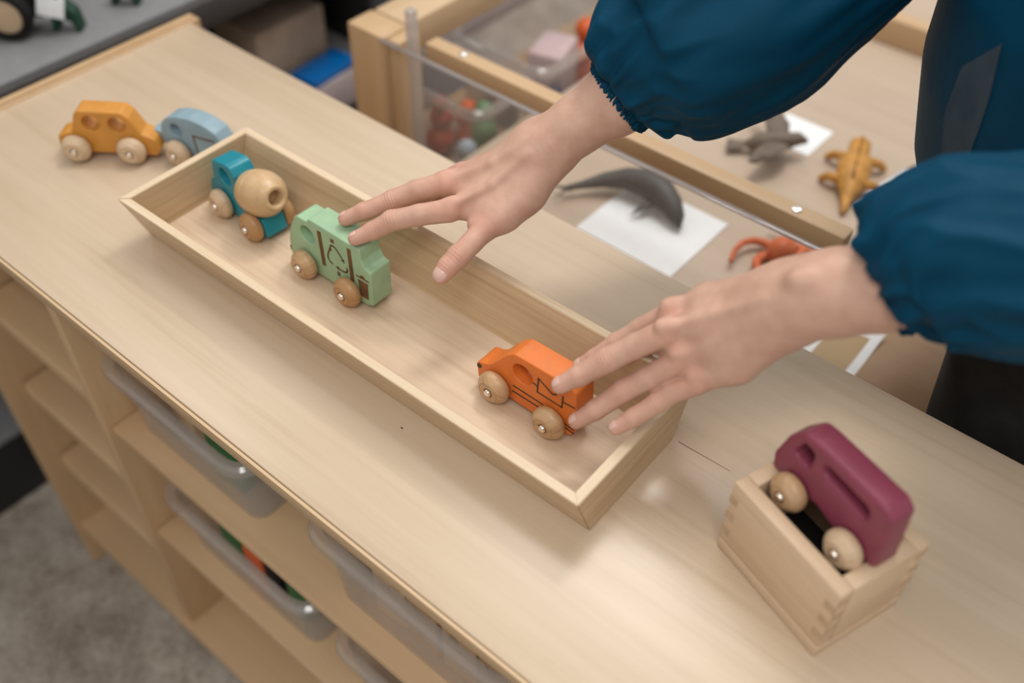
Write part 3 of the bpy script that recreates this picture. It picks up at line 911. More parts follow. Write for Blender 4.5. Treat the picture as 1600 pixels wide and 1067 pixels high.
AM = thing('toy_lizard', 'amber orange toy reptile in front of the blouse on the display table', 'toy animal', (.742, .862, DZ + .0004), 1.9)
lofted('reptile_body', [((-.075, 0, .006), (0, .003, 0), .003), ((-.045, 0, .012), (0, .009, 0), .009), ((-.02, 0, .018), (0, .020, 0), .016), ((.01, 0, .02), (0, .023, 0), .019), ((.035, 0, .02), (0, .015, 0), .014), ((.055, 0, .024), (0, .014, 0), .013), ((.072, 0, .021), (0, .006, 0), .006)], AMBER_P, 16, AM)
for sx, s in ((.03, 1), (.03, -1), (-.022, 1), (-.022, -1)):
    tube('leg', [(sx, s * .012, .018), (sx + .006, s * .030, .014), (sx + .012, s * .038, .0045)], [.007, .006, .0045], AMBER_P, AM, 10)
for k in range(5):
    bm = bmesh.new(); fin(bm, (-.03 + k * .018, 0, .028), (-.016 + k * .018, 0, .028), (-.026 + k * .018, 0, .046), .002); bm_obj('back_spike', bm, AMBER_P, AM)

CO = thing('toy_octopus', 'coral red toy octopus with curling arms behind the left forearm', 'toy animal', (.752, .656, DZ + .0004), 0)
bm = bmesh.new()
q_ = bmesh.ops.create_icosphere(bm, subdivisions=3, radius=.017)
for v_ in q_['verts']: v_.co = Vector((v_.co.x, v_.co.y, v_.co.z * 1.1 + .022))
bm_obj('octopus_head', bm, CORAL_P, CO, 60)
for k in range(8):
    a = k * math.pi / 4 + .2
    P = []
    for u in np.linspace(0, 1, 9):
        r_ = .010 + .050 * u; aa = a + .9 * math.sin(u * 3.0 + k)
        P.append((r_ * math.cos(aa), r_ * math.sin(aa), .009 - .002 * u + .010 * max(0, math.sin(u * 5 + k)) * u))
    tube('arm', P, [.0075 - .0045 * u for u in np.linspace(0, 1, 9)], CORAL_P, CO, 10)

# ------------------------------------------------------------------ grey shop shelving at the left
GS = thing('shop_shelving', 'grey metal shop shelving with dark edges beyond the end of the shelf unit', 'shelving', (-0.4, 0.4, FZ))


def gs(name, lo, hi, mat, bev=0.003, **k):
    d = Vector((-0.4, 0.4, FZ))
    return box(name, Vector(lo) - d, Vector(hi) - d, mat, GS, bev, **k)


gs('upper_deck', (-0.62, -0.6, -0.062), (-0.135, 1.35, -0.05), GREY_METAL)
gs('deck_lip', (-0.1345, -0.6, -0.095), (-0.118, 1.35, -0.0505), LIP_METAL, .006, label='dark grey rounded front edge of the upper deck')
gs('lower_deck', (-0.62, -0.6, -0.30), (-0.132, 1.35, -0.285), GREY_METAL)
gs('price_rail', (-0.1315, -0.6, -0.345), (-0.122, 1.35, -0.283), LILAC, .003, label='pale lilac price rail on the lower deck')
gs('back_sheet', (-0.64, -0.6, FZ + .02), (-0.621, 1.35, 0.5), BLACK_METAL)
gs('base_deck', (-0.62, -0.6, -0.66), (-0.20, 1.35, -0.645), GREY_METAL)
gs('kick_plate', (-0.215, -0.6, FZ + .001), (-0.20, 1.35, -0.6605), BLACK_METAL)
for y in (-0.58, 0.80, 1.33):
    gs('upright', (-0.6205, y, FZ), (-0.585, y + .03, -.0625 if y < 5 else .5), BLACK_METAL)
    gs('bracket', (-0.60, y + .008, -.11), (-0.14, y + .018, -.0625), BLACK_METAL)
gs('bracket_panel', (-0.58, 0.835, -0.284), (-0.14, 0.845, -0.0625), BLACK_METAL)

tag(box('cardboard_box', (-.06, -.075, 0), (.06, .075, .088), CARDBOARD, None, .004, loc=(-.268, .715, -.2845), rot=(0, 0, .0)), 'brown cardboard box on the lower grey shelf', 'box')
tag(box('blue_packet', (-.03, -.055, 0), (.03, .055, .014), T_BLUE, None, .005, loc=(-.158, .735, -.2845), rot=(0, 0, .1)), 'bright blue packet beside the cardboard box on the lower grey shelf', 'packet')

TW_ = thing('toy_tractor', 'toy with black tyre and tan wheel hub on the grey shelf at the picture corner', 'toy vehicle', (-.225, .271, -.0495), math.radians(40))
Mw = Matrix.Rotation(math.pi / 2, 4, 'Z')
bm = lathe_bm([(-.010, .024), (-.012, .027), (-.010, .033), (0, .035), (.010, .033), (.012, .027), (.010, .024), (-.010, .024)], 40, None, Mw); bm_obj('tyre', bm, RUBBER, TW_, 45, loc=(0, 0, .0352))
bm = lathe_bm([(-.0085, 0), (-.0085, .021), (-.0075, .0238), (.0085, .0238), (.0085, 0)], 40, None, Mw); bm_obj('wheel_hub', bm, WHEEL_PALE, TW_, 45, loc=(0, 0, .0352))
box('toy_chassis', (-.09, .014, .02), (.05, .05, .09), RUBBER, TW_, .008)

GG = 'green toys on the grey shelf'
for k, (x, y, lab) in enumerate(((-.192, .335, 'dark green arched toy with a white tag on the grey shelf'), (-.195, .43, 'dark green arched toy without tag, further along the grey shelf'))):
    T = thing('toy_arch', lab, 'toy', (x, y, -.0495), math.radians(40), GG)
    extrude('arch_body', fillet([(-20, 0), (-13, 0), (-9, 14), (0, 19), (9, 14), (13, 0), (20, 0), (17, 28), (0, 44), (-17, 28)], 3), [], .022, .002, T_DKG, T)
    if k == 0:
        tg = box('white_tag', (-.022, -.0012, -.02), (.014, .0012, .045), PAPER, T, .0008, loc=(-.004, -.016, .046), rot=(-.3, .2, 0))
        strokes('blue_print', [[(-12, 20), (-6, 26), (0, 18)], [(-14, 8), (-4, 12), (4, 8)]], 4.0, -.0014, T_BLUE, tg, label='blue print on the tag')

# ------------------------------------------------------------------ the person
RIGHT_HAND={'index':[(0.5511, 0.1814, 0.0845, 0.0064), (0.5607, 0.1938, 0.0906, 0.0078), (0.5728, 0.2062, 0.1008, 0.0091), (0.592, 0.221, 0.1084, 0.0093), (0.6121, 0.2375, 0.1138, 0.0104)],
 'middle':[(0.5247, 0.1949, 0.0843, 0.0068), (0.5371, 0.206, 0.092, 0.0079), (0.5558, 0.2252, 0.1031, 0.009), (0.5714, 0.2405, 0.1133, 0.0092), (0.5899, 0.2562, 0.1205, 0.0103)],
 'ring':[(0.539, 0.2249, 0.0659, 0.0064), (0.5465, 0.2348, 0.0743, 0.0076), (0.557, 0.2486, 0.0906, 0.0086), (0.5712, 0.263, 0.1037, 0.0091), (0.59, 0.2785, 0.119, 0.0102)],
 'pinky':[(0.5586, 0.2524, 0.0647, 0.0059), (0.5632, 0.2627, 0.0737, 0.007), (0.5711, 0.2775, 0.091, 0.0079), (0.5813, 0.2875, 0.1047, 0.0084), (0.5937, 0.2998, 0.1173, 0.0097)],
 'thumb':[(0.6415, 0.1947, 0.0863, 0.0078), (0.6425, 0.2026, 0.0916, 0.0088), (0.6443, 0.2127, 0.0966, 0.0099), (0.646, 0.2288, 0.1033, 0.0094), (0.6468, 0.2442, 0.1087, 0.0108)],
 'thenar':[(0.6468, 0.2442, 0.1087, 0.0108), (0.6488, 0.2643, 0.1141, 0.0147), (0.6558, 0.2871, 0.1268, 0.018)],
 'palm_i':[(0.6108, 0.2404, 0.1113, 0.0093), (0.627, 0.2686, 0.1168, 0.0149), (0.6473, 0.3078, 0.1473, 0.0207)],
 'palm_m':[(0.5893, 0.2583, 0.1169, 0.0101), (0.6139, 0.2837, 0.125, 0.0145), (0.644, 0.3143, 0.1514, 0.0197)],
 'palm_r':[(0.5902, 0.2798, 0.117, 0.0102), (0.6136, 0.3011, 0.1241, 0.0141), (0.6415, 0.3207, 0.1522, 0.0187)],
 'palm_p':[(0.5937, 0.2998, 0.1159, 0.0097), (0.6157, 0.3162, 0.1216, 0.0142), (0.6412, 0.3249, 0.1472, 0.0188)],
 'web':[(0.6368, 0.2424, 0.108, 0.006), (0.6395, 0.2668, 0.1133, 0.0121), (0.623, 0.2523, 0.1099, 0.0072)],
 'arm':[(0.6455, 0.3124, 0.1505, 0.024), (0.6565, 0.3192, 0.1585, 0.0225), (0.6687, 0.3355, 0.1742, 0.0236), (0.688, 0.3606, 0.195, 0.0286), (0.7041, 0.3801, 0.2135, 0.0272), (0.7398, 0.4194, 0.2514, 0.0265), (0.7762, 0.4481, 0.2852, 0.0286)],
 'ulna':[(0.6414, 0.3235, 0.1682, 0.0054), (0.6442, 0.3251, 0.1705, 0.0054)],
 'tend':[(0.5919, 0.2584, 0.1251, 0.0022), (0.6231, 0.2816, 0.1441, 0.0022), (0.6464, 0.2996, 0.1668, 0.0016)],
 'tend2':[(0.6144, 0.2378, 0.121, 0.0022), (0.6355, 0.2673, 0.1362, 0.0022), (0.652, 0.2931, 0.1613, 0.0016)],
 'tend3':[(0.5932, 0.2785, 0.1254, 0.0022), (0.622, 0.2956, 0.1413, 0.0022), (0.6433, 0.3075, 0.1676, 0.0016)],
 'knuck_m':[(0.5857, 0.2568, 0.1236, 0.0056), (0.5886, 0.2603, 0.1244, 0.0056)],
 'heel':[(0.6539, 0.2835, 0.1225, 0.0164), (0.659, 0.3164, 0.1521, 0.0206)],
 'knuck_i':[(0.6101, 0.2368, 0.1187, 0.0049), (0.6126, 0.2404, 0.1199, 0.0049)]}
LEFT_HAND={'index':[(0.7855, 0.2002, 0.0718, 0.0066), (0.7933, 0.2072, 0.0805, 0.0075), (0.8054, 0.2187, 0.0969, 0.0084), (0.8184, 0.228, 0.1139, 0.0085), (0.8371, 0.2366, 0.1366, 0.0094)],
 'middle':[(0.7899, 0.1671, 0.0806, 0.0068), (0.7999, 0.1772, 0.0903, 0.0082), (0.8144, 0.192, 0.1062, 0.0096), (0.8291, 0.203, 0.1221, 0.0094), (0.8475, 0.2136, 0.1409, 0.0101)],
 'ring':[(0.8092, 0.1652, 0.0548, 0.0064), (0.8186, 0.1752, 0.0662, 0.0078), (0.8323, 0.1907, 0.086, 0.0091), (0.846, 0.2008, 0.1018, 0.009), (0.8623, 0.2119, 0.1237, 0.0097)],
 'pinky':[(0.8404, 0.1719, 0.0658, 0.006), (0.8488, 0.1817, 0.0748, 0.0072), (0.8595, 0.1952, 0.0894, 0.0081), (0.8667, 0.2024, 0.1001, 0.0082), (0.8797, 0.2118, 0.1115, 0.0093)],
 'thumb':[(0.7983, 0.2526, 0.0501, 0.0074), (0.8042, 0.2594, 0.0571, 0.0084), (0.8165, 0.2682, 0.0714, 0.0093), (0.8335, 0.2705, 0.0905, 0.0091), (0.8492, 0.272, 0.1139, 0.0108)],
 'thenar':[(0.8492, 0.272, 0.1139, 0.0108), (0.8704, 0.2714, 0.138, 0.0152), (0.896, 0.2691, 0.1623, 0.0182)],
 'palm_i':[(0.8368, 0.2395, 0.1334, 0.009), (0.8598, 0.2491, 0.1515, 0.0139), (0.9059, 0.2605, 0.1845, 0.0202)],
 'palm_m':[(0.8465, 0.2174, 0.1374, 0.0093), (0.8711, 0.2314, 0.1508, 0.0136), (0.9107, 0.2533, 0.1818, 0.021)],
 'palm_r':[(0.8615, 0.2153, 0.1211, 0.0088), (0.8835, 0.2282, 0.1381, 0.0137), (0.9145, 0.2518, 0.1755, 0.0201)],
 'palm_p':[(0.8786, 0.2161, 0.1085, 0.0089), (0.8968, 0.2309, 0.1292, 0.0142), (0.9169, 0.2534, 0.1697, 0.0203)],
 'arm':[(0.9104, 0.2525, 0.1785, 0.0272), (0.9239, 0.2579, 0.1909, 0.0275), (0.9403, 0.2654, 0.2004, 0.0284), (0.9653, 0.2767, 0.2129, 0.0286), (0.9944, 0.293, 0.228, 0.0276), (1.0404, 0.3205, 0.2508, 0.0282), (1.0817, 0.3428, 0.2699, 0.0288)],
 'ulna':[(0.9191, 0.242, 0.2154, 0.0058), (0.9223, 0.2441, 0.2164, 0.0058)],
 'tend':[(0.8359, 0.2366, 0.1443, 0.0019), (0.8644, 0.2458, 0.167, 0.0018), (0.8978, 0.244, 0.1966, 0.0013)],
 'tend2':[(0.8482, 0.2126, 0.1481, 0.0018), (0.874, 0.2267, 0.1657, 0.0018), (0.9044, 0.2336, 0.1945, 0.0013)],
 'tend3':[(0.8636, 0.2111, 0.1327, 0.0018), (0.8858, 0.2243, 0.1525, 0.0018), (0.9103, 0.2308, 0.1861, 0.0013)],
 'knuck_i':[(0.8349, 0.233, 0.145, 0.0051), (0.8375, 0.2357, 0.1454, 0.0051)],
 'knuck_m':[(0.8447, 0.2096, 0.148, 0.0055), (0.8481, 0.2124, 0.1494, 0.0055)],
 'knuck_r':[(0.86, 0.2086, 0.1309, 0.005), (0.8624, 0.2115, 0.1316, 0.005)],
 'knuck_p':[(0.8773, 0.2089, 0.1178, 0.0046), (0.88, 0.2111, 0.1192, 0.0046)],
 'web_im':[(0.8362, 0.2299, 0.135, 0.0061), (0.8461, 0.2301, 0.136, 0.007)],
 'web_mr':[(0.84, 0.2158, 0.1194, 0.0066), (0.8558, 0.2188, 0.1286, 0.0074)],
 'web_rp':[(0.865, 0.2147, 0.1088, 0.0061), (0.873, 0.2166, 0.1165, 0.007)]}
SLEEVES={'sleeve_r':[(0.6903, 0.3676, 0.1987, 0.0318), (0.6911, 0.3693, 0.2037, 0.0443), (0.6936, 0.3753, 0.2122, 0.0531), (0.7009, 0.385, 0.2219, 0.0647), (0.7123, 0.3976, 0.2312, 0.0778), (0.7277, 0.4133, 0.2473, 0.0851), (0.7465, 0.441, 0.2703, 0.0901), (0.7643, 0.4702, 0.295, 0.086), (0.7818, 0.5161, 0.3253, 0.0844), (0.7985, 0.5945, 0.3595, 0.0805)],
 'sleeve_l':[(0.9695, 0.2832, 0.2109, 0.0317), (0.97, 0.2834, 0.2178, 0.0397), (0.9717, 0.2847, 0.2246, 0.0468), (0.9755, 0.2884, 0.232, 0.053), (0.9822, 0.2922, 0.2377, 0.0578), (1.0015, 0.3009, 0.2462, 0.0609), (1.0335, 0.3123, 0.2559, 0.0633), (1.0692, 0.3283, 0.2668, 0.0625), (1.0978, 0.3431, 0.2812, 0.0554)]}



def sdf_mesh(prims, lo, hi, h):
    """prims: (list of (x,y,z,r) chain, blend k). Smooth union of round cones, meshed with surface nets."""
    lo, hi = np.array(lo), np.array(hi)
    n = np.ceil((hi - lo) / h).astype(int) + 1
    F = np.full(n, 0.05, np.float32)
    ax = [lo[i] + h * np.arange(n[i]) for i in range(3)]
    for chain, k in prims:
        for A, B in zip(chain, chain[1:]):
            A, B = np.array(A), np.array(B)
            rm = max(A[3], B[3]) + 3 * k + 3 * h
            l = np.maximum(0, np.floor((np.minimum(A[:3], B[:3]) - rm - lo) / h).astype(int))
            u = np.minimum(n, np.ceil((np.maximum(A[:3], B[:3]) + rm - lo) / h).astype(int) + 1)
            if np.any(u <= l): continue
            X = ax[0][l[0]:u[0], None, None]; Y = ax[1][None, l[1]:u[1], None]; Z = ax[2][None, None, l[2]:u[2]]
            d = B[:3] - A[:3]
            tt = ((X - A[0]) * d[0] + (Y - A[1]) * d[1] + (Z - A[2]) * d[2]) / max(d @ d, 1e-12)
            tt = np.clip(tt, 0, 1)
            D = np.sqrt((X - A[0] - tt * d[0]) ** 2 + (Y - A[1] - tt * d[1]) ** 2 + (Z - A[2] - tt * d[2]) ** 2) - (A[3] + (B[3] - A[3]) * tt)
            S = F[l[0]:u[0], l[1]:u[1], l[2]:u[2]]
            hh = np.maximum(k - np.abs(D - S), 0) / k
            F[l[0]:u[0], l[1]:u[1], l[2]:u[2]] = np.minimum(D, S) - hh * hh * k * 0.25
    return F, lo, h


def surface_nets(F, lo, h):
    ins = F < 0
    n = np.array(F.shape)
    c = ins[:-1, :-1, :-1].astype(np.int8)
    tot = np.zeros(n - 1, np.int8)
    for i in (0, 1):
        for j in (0, 1):
            for k in (0, 1):
                tot += ins[i:n[0] - 1 + i, j:n[1] - 1 + j, k:n[2] - 1 + k]
    act = (tot > 0) & (tot < 8)
    idx = np.full(act.shape, -1, np.int64)
    cells = np.argwhere(act)
    idx[act] = np.arange(len(cells))
    acc = np.zeros((len(cells), 3)); cnt = np.zeros(len(cells))
    corners = [(i, j, k) for i in (0, 1) for j in (0, 1) for k in (0, 1)]
    for a in corners:
        for ax_ in range(3):
            if a[ax_] == 1: continue
            b_ = list(a); b_[ax_] = 1
            fa = F[cells[:, 0] + a[0], cells[:, 1] + a[1], cells[:, 2] + a[2]]
            fb = F[cells[:, 0] + b_[0], cells[:, 1] + b_[1], cells[:, 2] + b_[2]]
            x = (fa < 0) != (fb < 0)
            tt = np.where(x, fa / np.where(x, fa - fb, 1), 0)
            p = np.array(a, float)[None] + 0.0 * acc
            p[:, ax_] += tt
            acc[x] += p[x]; cnt[x] += 1
    V = lo + h * (cells + acc / np.maximum(cnt, 1)[:, None])
    quads = []
    for ax_ in range(3):
        s0 = [slice(None)] * 3; s1 = [slice(None)] * 3
        s0[ax_] = slice(0, n[ax_] - 1); s1[ax_] = slice(1, n[ax_])
        cross = ins[tuple(s0)] != ins[tuple(s1)]
        e = np.argwhere(cross)
        o1, o2 = [(1, 2), (2, 0), (0, 1)][ax_]
        ok = (e[:, o1] > 0) & (e[:, o2] > 0) & (e[:, o1] < n[o1] - 1) & (e[:, o2] < n[o2] - 1)
        e = e[ok]
        def cid(d1, d2):
            q = e.copy(); q[:, o1] -= d1; q[:, o2] -= d2
            return idx[q[:, 0], q[:, 1], q[:, 2]]
        Q = np.stack([cid(1, 1), cid(0, 1), cid(0, 0), cid(1, 0)], 1)
        flip = ~ins[tuple(s0)][cross][ok]
        Q[flip] = Q[flip][:, ::-1]
        quads.append(Q)
    return V, np.concatenate(quads)


def hand_prims(H):
    P = []
    for f in ('index', 'middle', 'ring', 'pinky', 'thumb'):
        P.append((H[f], .0022))
    P2 = [(H[k], .009) for k in ('arm',)]
    P2 += [(H[k], .010) for k in ('palm_i', 'palm_m', 'palm_r', 'palm_p')]
    P2 += [(H['thenar'], .012)]
    for k in ('web', 'web_im', 'web_mr', 'web_rp', 'heel'):
        if k in H: P2.append((H[k], .008))
    P2 += [(H['ulna'], .010)]
    for k in ('tend', 'tend2', 'tend3'):
        P2.append((H[k], .007))
    for k in ('knuck_i', 'knuck_m', 'knuck_r', 'knuck_p'):
        if k in H: P2.append((H[k], .009))
    return P2 + P


CAMC = Vector((1.0837, -0.2483, 0.6553))


def hand_mesh(H, h=.0011):
    pts = np.array([p for c in H.values() for p in c])
    lo = (pts[:, :3] - pts[:, 3:4]).min(0) - .006
    hi = (pts[:, :3] + pts[:, 3:4]).max(0) + .006
    F, lo, h = sdf_mesh(hand_prims(H), lo, hi, h)
    return surface_nets(F, lo, h)


def smooth_verts(V, Q, it=3, f=.5):
    E = np.concatenate([Q[:, [0, 1]], Q[:, [1, 2]], Q[:, [2, 3]], Q[:, [3, 0]]])
    for _ in range(it):
        S = np.zeros_like(V); c = np.zeros(len(V))
        np.add.at(S, E[:, 0], V[E[:, 1]]); np.add.at(S, E[:, 1], V[E[:, 0]])
        np.add.at(c, E[:, 0], 1); np.add.at(c, E[:, 1], 1)
        V = V * (1 - f) + f * S / np.maximum(c, 1)[:, None]
    return V


PERSON = thing('person', 'person in a dark teal blouse and black trousers leaning over to touch the toy vehicles', 'person', (1.10, 0.60, FZ), 0)
PO = np.array([1.10, 0.60, FZ])
Vs, Qs, Cs = [], [], []
base_c = np.array([0.61, 0.385, 0.288]); red_c = np.array([0.66, 0.32, 0.235]); tip_c = np.array([0.68, 0.37, 0.295])
off = 0
NORM = {}


def vnormals(V, Q):
    nrm = np.cross(V[Q[:, 2]] - V[Q[:, 0]], V[Q[:, 3]] - V[Q[:, 1]])
    out = np.zeros_like(V)
    for i in range(4): np.add.at(out, Q[:, i], nrm)
    return out / np.maximum(np.linalg.norm(out, axis=1), 1e-12)[:, None]


for H in (RIGHT_HAND, LEFT_HAND):
    V, Q = hand_mesh(H)
    V = smooth_verts(V, Q, 2, .5)
    Nn = vnormals(V, Q)
    col = np.tile(base_c, (len(V), 1))
    viewd = np.array(CAMC)[None] - V; viewd /= np.linalg.norm(viewd, axis=1)[:, None]
    face_up = np.clip((Nn * np.array([0.30, -0.25, 0.92])).sum(1), 0, 1)
    for f in ('index', 'middle', 'ring', 'pinky', 'thumb'):
        J = np.array(H[f])
        # knuckle redness and creases at the finger joints (tip first)
        for k, amp in ((1, .00022), (2, .00038), (4, 0.0)):
            p = J[k, :3]; r = J[k, 3]
            ax_ = J[min(k + 1, 4), :3] - J[k - 1, :3]; ax_ /= np.linalg.norm(ax_)
            d = V - p; s = d @ ax_; dist = np.linalg.norm(d, axis=1)
            wgt = np.exp(-(s / (r * .9)) ** 2) * (dist < r * 1.8) * face_up
            if amp:
                V = V + Nn * (amp * np.cos(s / .0028 * 2 * np.pi) * wgt)[:, None] + Nn * (.0006 * wgt)[:, None]
            wr = np.exp(-(dist / (r * 1.5)) ** 2) * face_up * (.75 if k == 4 else .55)
            col = col * (1 - wr[:, None]) + red_c * wr[:, None]
        dist = np.linalg.norm(V - J[0, :3], axis=1)
        wr = np.exp(-(dist / (J[0, 3] * 1.6)) ** 2) * .6
        col = col * (1 - wr[:, None]) + tip_c * wr[:, None]
    Vs.append(V - PO); Qs.append(Q + off); Cs.append(col); off += len(V)

# the rest of the body under the clothes, one coarse continuous surface joined to both upper arms
R_SH, L_SH = (0.945, 0.730, 0.480), (1.165, 0.455, 0.510)
CHEST, NECK = (1.06, .590, .40), (1.055, .580, .585)
HIP = (1.09, .615, .06)
hx0, hy0 = 1.035, .565   # head centre offset
fx_, fy_ = -.846, -.533   # the way the person faces


def hd(f_, l_, z_, r_): return (hx0 + fx_ * f_ - fy_ * l_, hy0 + fy_ * f_ + fx_ * l_, z_, r_)


body = [([(1.085, .615, .06, .075), (1.05, .605, .15, .085), (1.02, .592, .30, .085), (1.035, .585, .42, .075), (1.05, .583, .50, .05)], .05),
        ([(*R_SH, .036), (1.035, .585, .45, .06)], .03), ([(*L_SH, .036), (1.035, .585, .45, .06)], .03),
        ([(1.05, .583, .50, .055), (*NECK, .046), (1.045, .573, .66, .046)], .03),
        ([hd(0, 0, .745, .080), hd(.012, 0, .765, .078)], .03), ([hd(.022, 0, .70, .056), hd(.040, 0, .665, .034)], .03),
        ([hd(.078, 0, .735, .007), hd(.090, 0, .708, .0095)], .012), ([hd(.070, -.012, .679, .006), hd(.070, .012, .679, .006)], .008),
        ([hd(.0, .078, .735, .014), hd(.004, .074, .705, .010)], .006), ([hd(.0, -.078, .735, .014), hd(.004, -.074, .705, .010)], .006),
        ([(*R_SH, .036), (0.82, .53, .325, .032), (0.7762, 0.4481, 0.2852, .030)], .02),
        ([(*L_SH, .036), (1.12, .38, .31, .032), (1.0817, .3428, .2699, .030)], .02),
        ([(1.085, .555, .05, .06), (1.07, .476, -.25, .042), (1.08, .48, -.72, .032), (1.01, .45, -.765, .028)], .04),
        ([(1.11, .68, .05, .06), (1.12, .72, -.35, .046), (1.13, .725, -.72, .034), (1.06, .695, -.765, .028)], .04)]
F_, lo_, h_ = sdf_mesh(body, (.72, .30, -.80), (1.28, .84, .87), .009)
V, Q = surface_nets(F_, lo_, h_)
V = smooth_verts(V, Q, 2, .5)
Vs.append(V - PO); Qs.append(Q + off); Cs.append(np.tile(base_c, (len(V), 1))); off += len(V)
V, Q, Ccol = np.concatenate(Vs), np.concatenate(Qs), np.concatenate(Cs)
me = bpy.data.meshes.new('body')
me.from_pydata(V.tolist(), [], Q.tolist())
ca = me.color_attributes.new('tone', 'FLOAT_COLOR', 'POINT')
ca.data.foreach_set('color', np.concatenate([Ccol, np.ones((len(Ccol), 1))], 1).astype(np.float32).ravel())
finish(me, SKIN, None)
for p in me.polygons: p.use_smooth = True
link('body', me, PERSON)


# fingernails: thin curved plates on the back of the fingertips
def nail(J, up, w=.0048, l=.0050, fwd=.05):
    tip, nxt = np.array(J[0]), np.array(J[1])
    ax_ = tip[:3] - nxt[:3]; ax_ /= np.linalg.norm(ax_)
    up = np.array(up) - ax_ * (np.array(up) @ ax_); up /= np.linalg.norm(up)
    sd = np.cross(ax_, up)
    r = tip[3]
    c0 = tip[:3] + ax_ * r * fwd
    V, Fc = [], []
    nu, nv = 8, 8
    for lay in (0, 1):
        for j in range(nv + 1):
            for i in range(nu + 1):
                a = (i / nu * 2 - 1); b_ = (j / nv * 2 - 1)
                sh_ = 1 - .22 * max(0, abs(b_) - .35) ** 1.5 - .12 * (b_ < 0) * b_ * b_
                an = a * w * sh_ / r
                s_ = r * fwd + b_ * l
                rad = (math.sqrt(max(1e-9, r * r - s_ * s_)) if s_ > 0 else r + (nxt[3] - r) * (-s_) / max(1e-6, np.linalg.norm(tip[:3] - nxt[:3]))) + .0003 - .0006 * lay - .0005 * (b_ < -.6)
                V.append(c0 + ax_ * (b_ * l) + up * (rad * math.cos(an)) + sd * (rad * math.sin(an)) - PO)
    q = lambda i, j, k: k * (nu + 1) * (nv + 1) + j * (nu + 1) + i
    for j in range(nv):
        for i in range(nu):
            Fc.append((q(i, j, 0), q(i + 1, j, 0), q(i + 1, j + 1, 0), q(i, j + 1, 0)))
            Fc.append((q(i, j, 1), q(i, j + 1, 1), q(i + 1, j + 1, 1), q(i + 1, j, 1)))
    for i in range(nu):
        Fc += [(q(i, 0, 0), q(i, 0, 1), q(i + 1, 0, 1), q(i + 1, 0, 0)), (q(i, nv, 0), q(i + 1, nv, 0), q(i + 1, nv, 1), q(i, nv, 1))]
    for j in range(nv):
        Fc += [(q(0, j, 0), q(0, j + 1, 0), q(0, j + 1, 1), q(0, j, 1)), (q(nu, j, 0), q(nu, j, 1), q(nu, j + 1, 1), q(nu, j + 1, 0))]
    mesh('fingernail', V, Fc, NAIL, PERSON, 70, label='pale pink fingernail')


UPR = (-.12, -.10, .98)
for f in ('index', 'middle', 'ring', 'pinky'):
    nail(RIGHT_HAND[f], (-.35, .1, .9))
nail(RIGHT_HAND['thumb'], (.15, -.65, .70), 0.0068, .0064)
for f in ('index', 'middle', 'ring', 'pinky'):
    nail(LEFT_HAND[f], (-.25, -.1, .9))
nail(LEFT_HAND['thumb'], (-.5, .3, .6), .0068, .0072)

# hair cap (out of the photograph, kept simple) -------------------------------
# blouse ------------------------------------------------------------------------
random.seed(3)


def sleeve_rings(S, shoulder, n=150, m=180, seed=0, fold=1.0):
    S = np.array(S)
    ctr, rad = S[:, :3], S[:, 3]
    ctr = np.vstack([ctr, shoulder, .45 * np.array(shoulder) + .55 * np.array([1.04, .585, .43])]); rad = np.append(rad, [.078, .05]); rad[0] -= .001
    k = np.arange(len(ctr))
    u = np.linspace(0, len(ctr) - 1, n)
    # smooth (Catmull-Rom) interpolation
    def cr(A, u):
        i = np.clip(u.astype(int), 0, len(A) - 2); f = (u - i)
        if A.ndim == 2: f = f[:, None]
        p0 = A[np.maximum(i - 1, 0)]; p1 = A[i]; p2 = A[i + 1]; p3 = A[np.minimum(i + 2, len(A) - 1)]
        return .5 * (2 * p1 + (p2 - p0) * f + (2 * p0 - 5 * p1 + 4 * p2 - p3) * f ** 2 + (3 * p1 - p0 - 3 * p2 + p3) * f ** 3)
    C, Rr = cr(ctr, u), cr(rad, u)
    T = np.gradient(C, axis=0)
    main = ctr[min(5, len(ctr) - 1)] - ctr[0]; main /= np.linalg.norm(main)
    T /= np.linalg.norm(T, axis=1)[:, None]
    w = np.clip(u / 4, 0, 1)[:, None]
    T = main * (1 - w) + T * w
    for _ in range(12): T[1:-1] = (T[:-2] + T[1:-1] + T[2:]) / 3
    T /= np.linalg.norm(T, axis=1)[:, None]
    ref = np.array([.44, -.54, .72])  # any steady direction across the arm
    rings = []
    length = np.concatenate([[0], np.cumsum(np.linalg.norm(np.diff(C, axis=0), axis=1))])
    for i in range(n):
        t_ = T[i]
        a = ref - t_ * (ref @ t_); a /= np.linalg.norm(a); b_ = np.cross(t_, a)
        ph = np.linspace(0, 2 * np.pi, m, endpoint=False)
        r = np.full(m, Rr[i])
        g = math.exp(-max(0, u[i] - 1.0) / 1.6) * min(1, u[i] / .8)
        for q_, (fr, am) in enumerate(((16, .0030), (27, .0016), (10, .0034), (6, .003))):
            r = r + fold * am * g * np.sin(fr * ph + 2.1 * q_ + seed + 1.5 * math.sin(u[i] * 1.3 + q_))
        nz = np.array([mnoise.noise(Vector((1.6 * math.cos(p) + seed * 3, 1.6 * math.sin(p), u[i] * .35 + 1.0 * math.sin(p + seed)))) for p in ph])
        nz2 = np.array([mnoise.noise(Vector((3.4 * math.cos(p) + seed, 3.4 * math.sin(p) + 7, u[i] * .55 + 1.6 * math.cos(p * 1.0 + seed)))) for p in ph])
        ww = min(1, u[i] / 2.0)
        r = r + fold * ww * (.0085 * nz + .0085 * (.25 - np.abs(nz2)))
        rings.append(C[i] + np.outer(np.cos(ph) * r, a) + np.outer(np.sin(ph) * r, b_))
    return rings


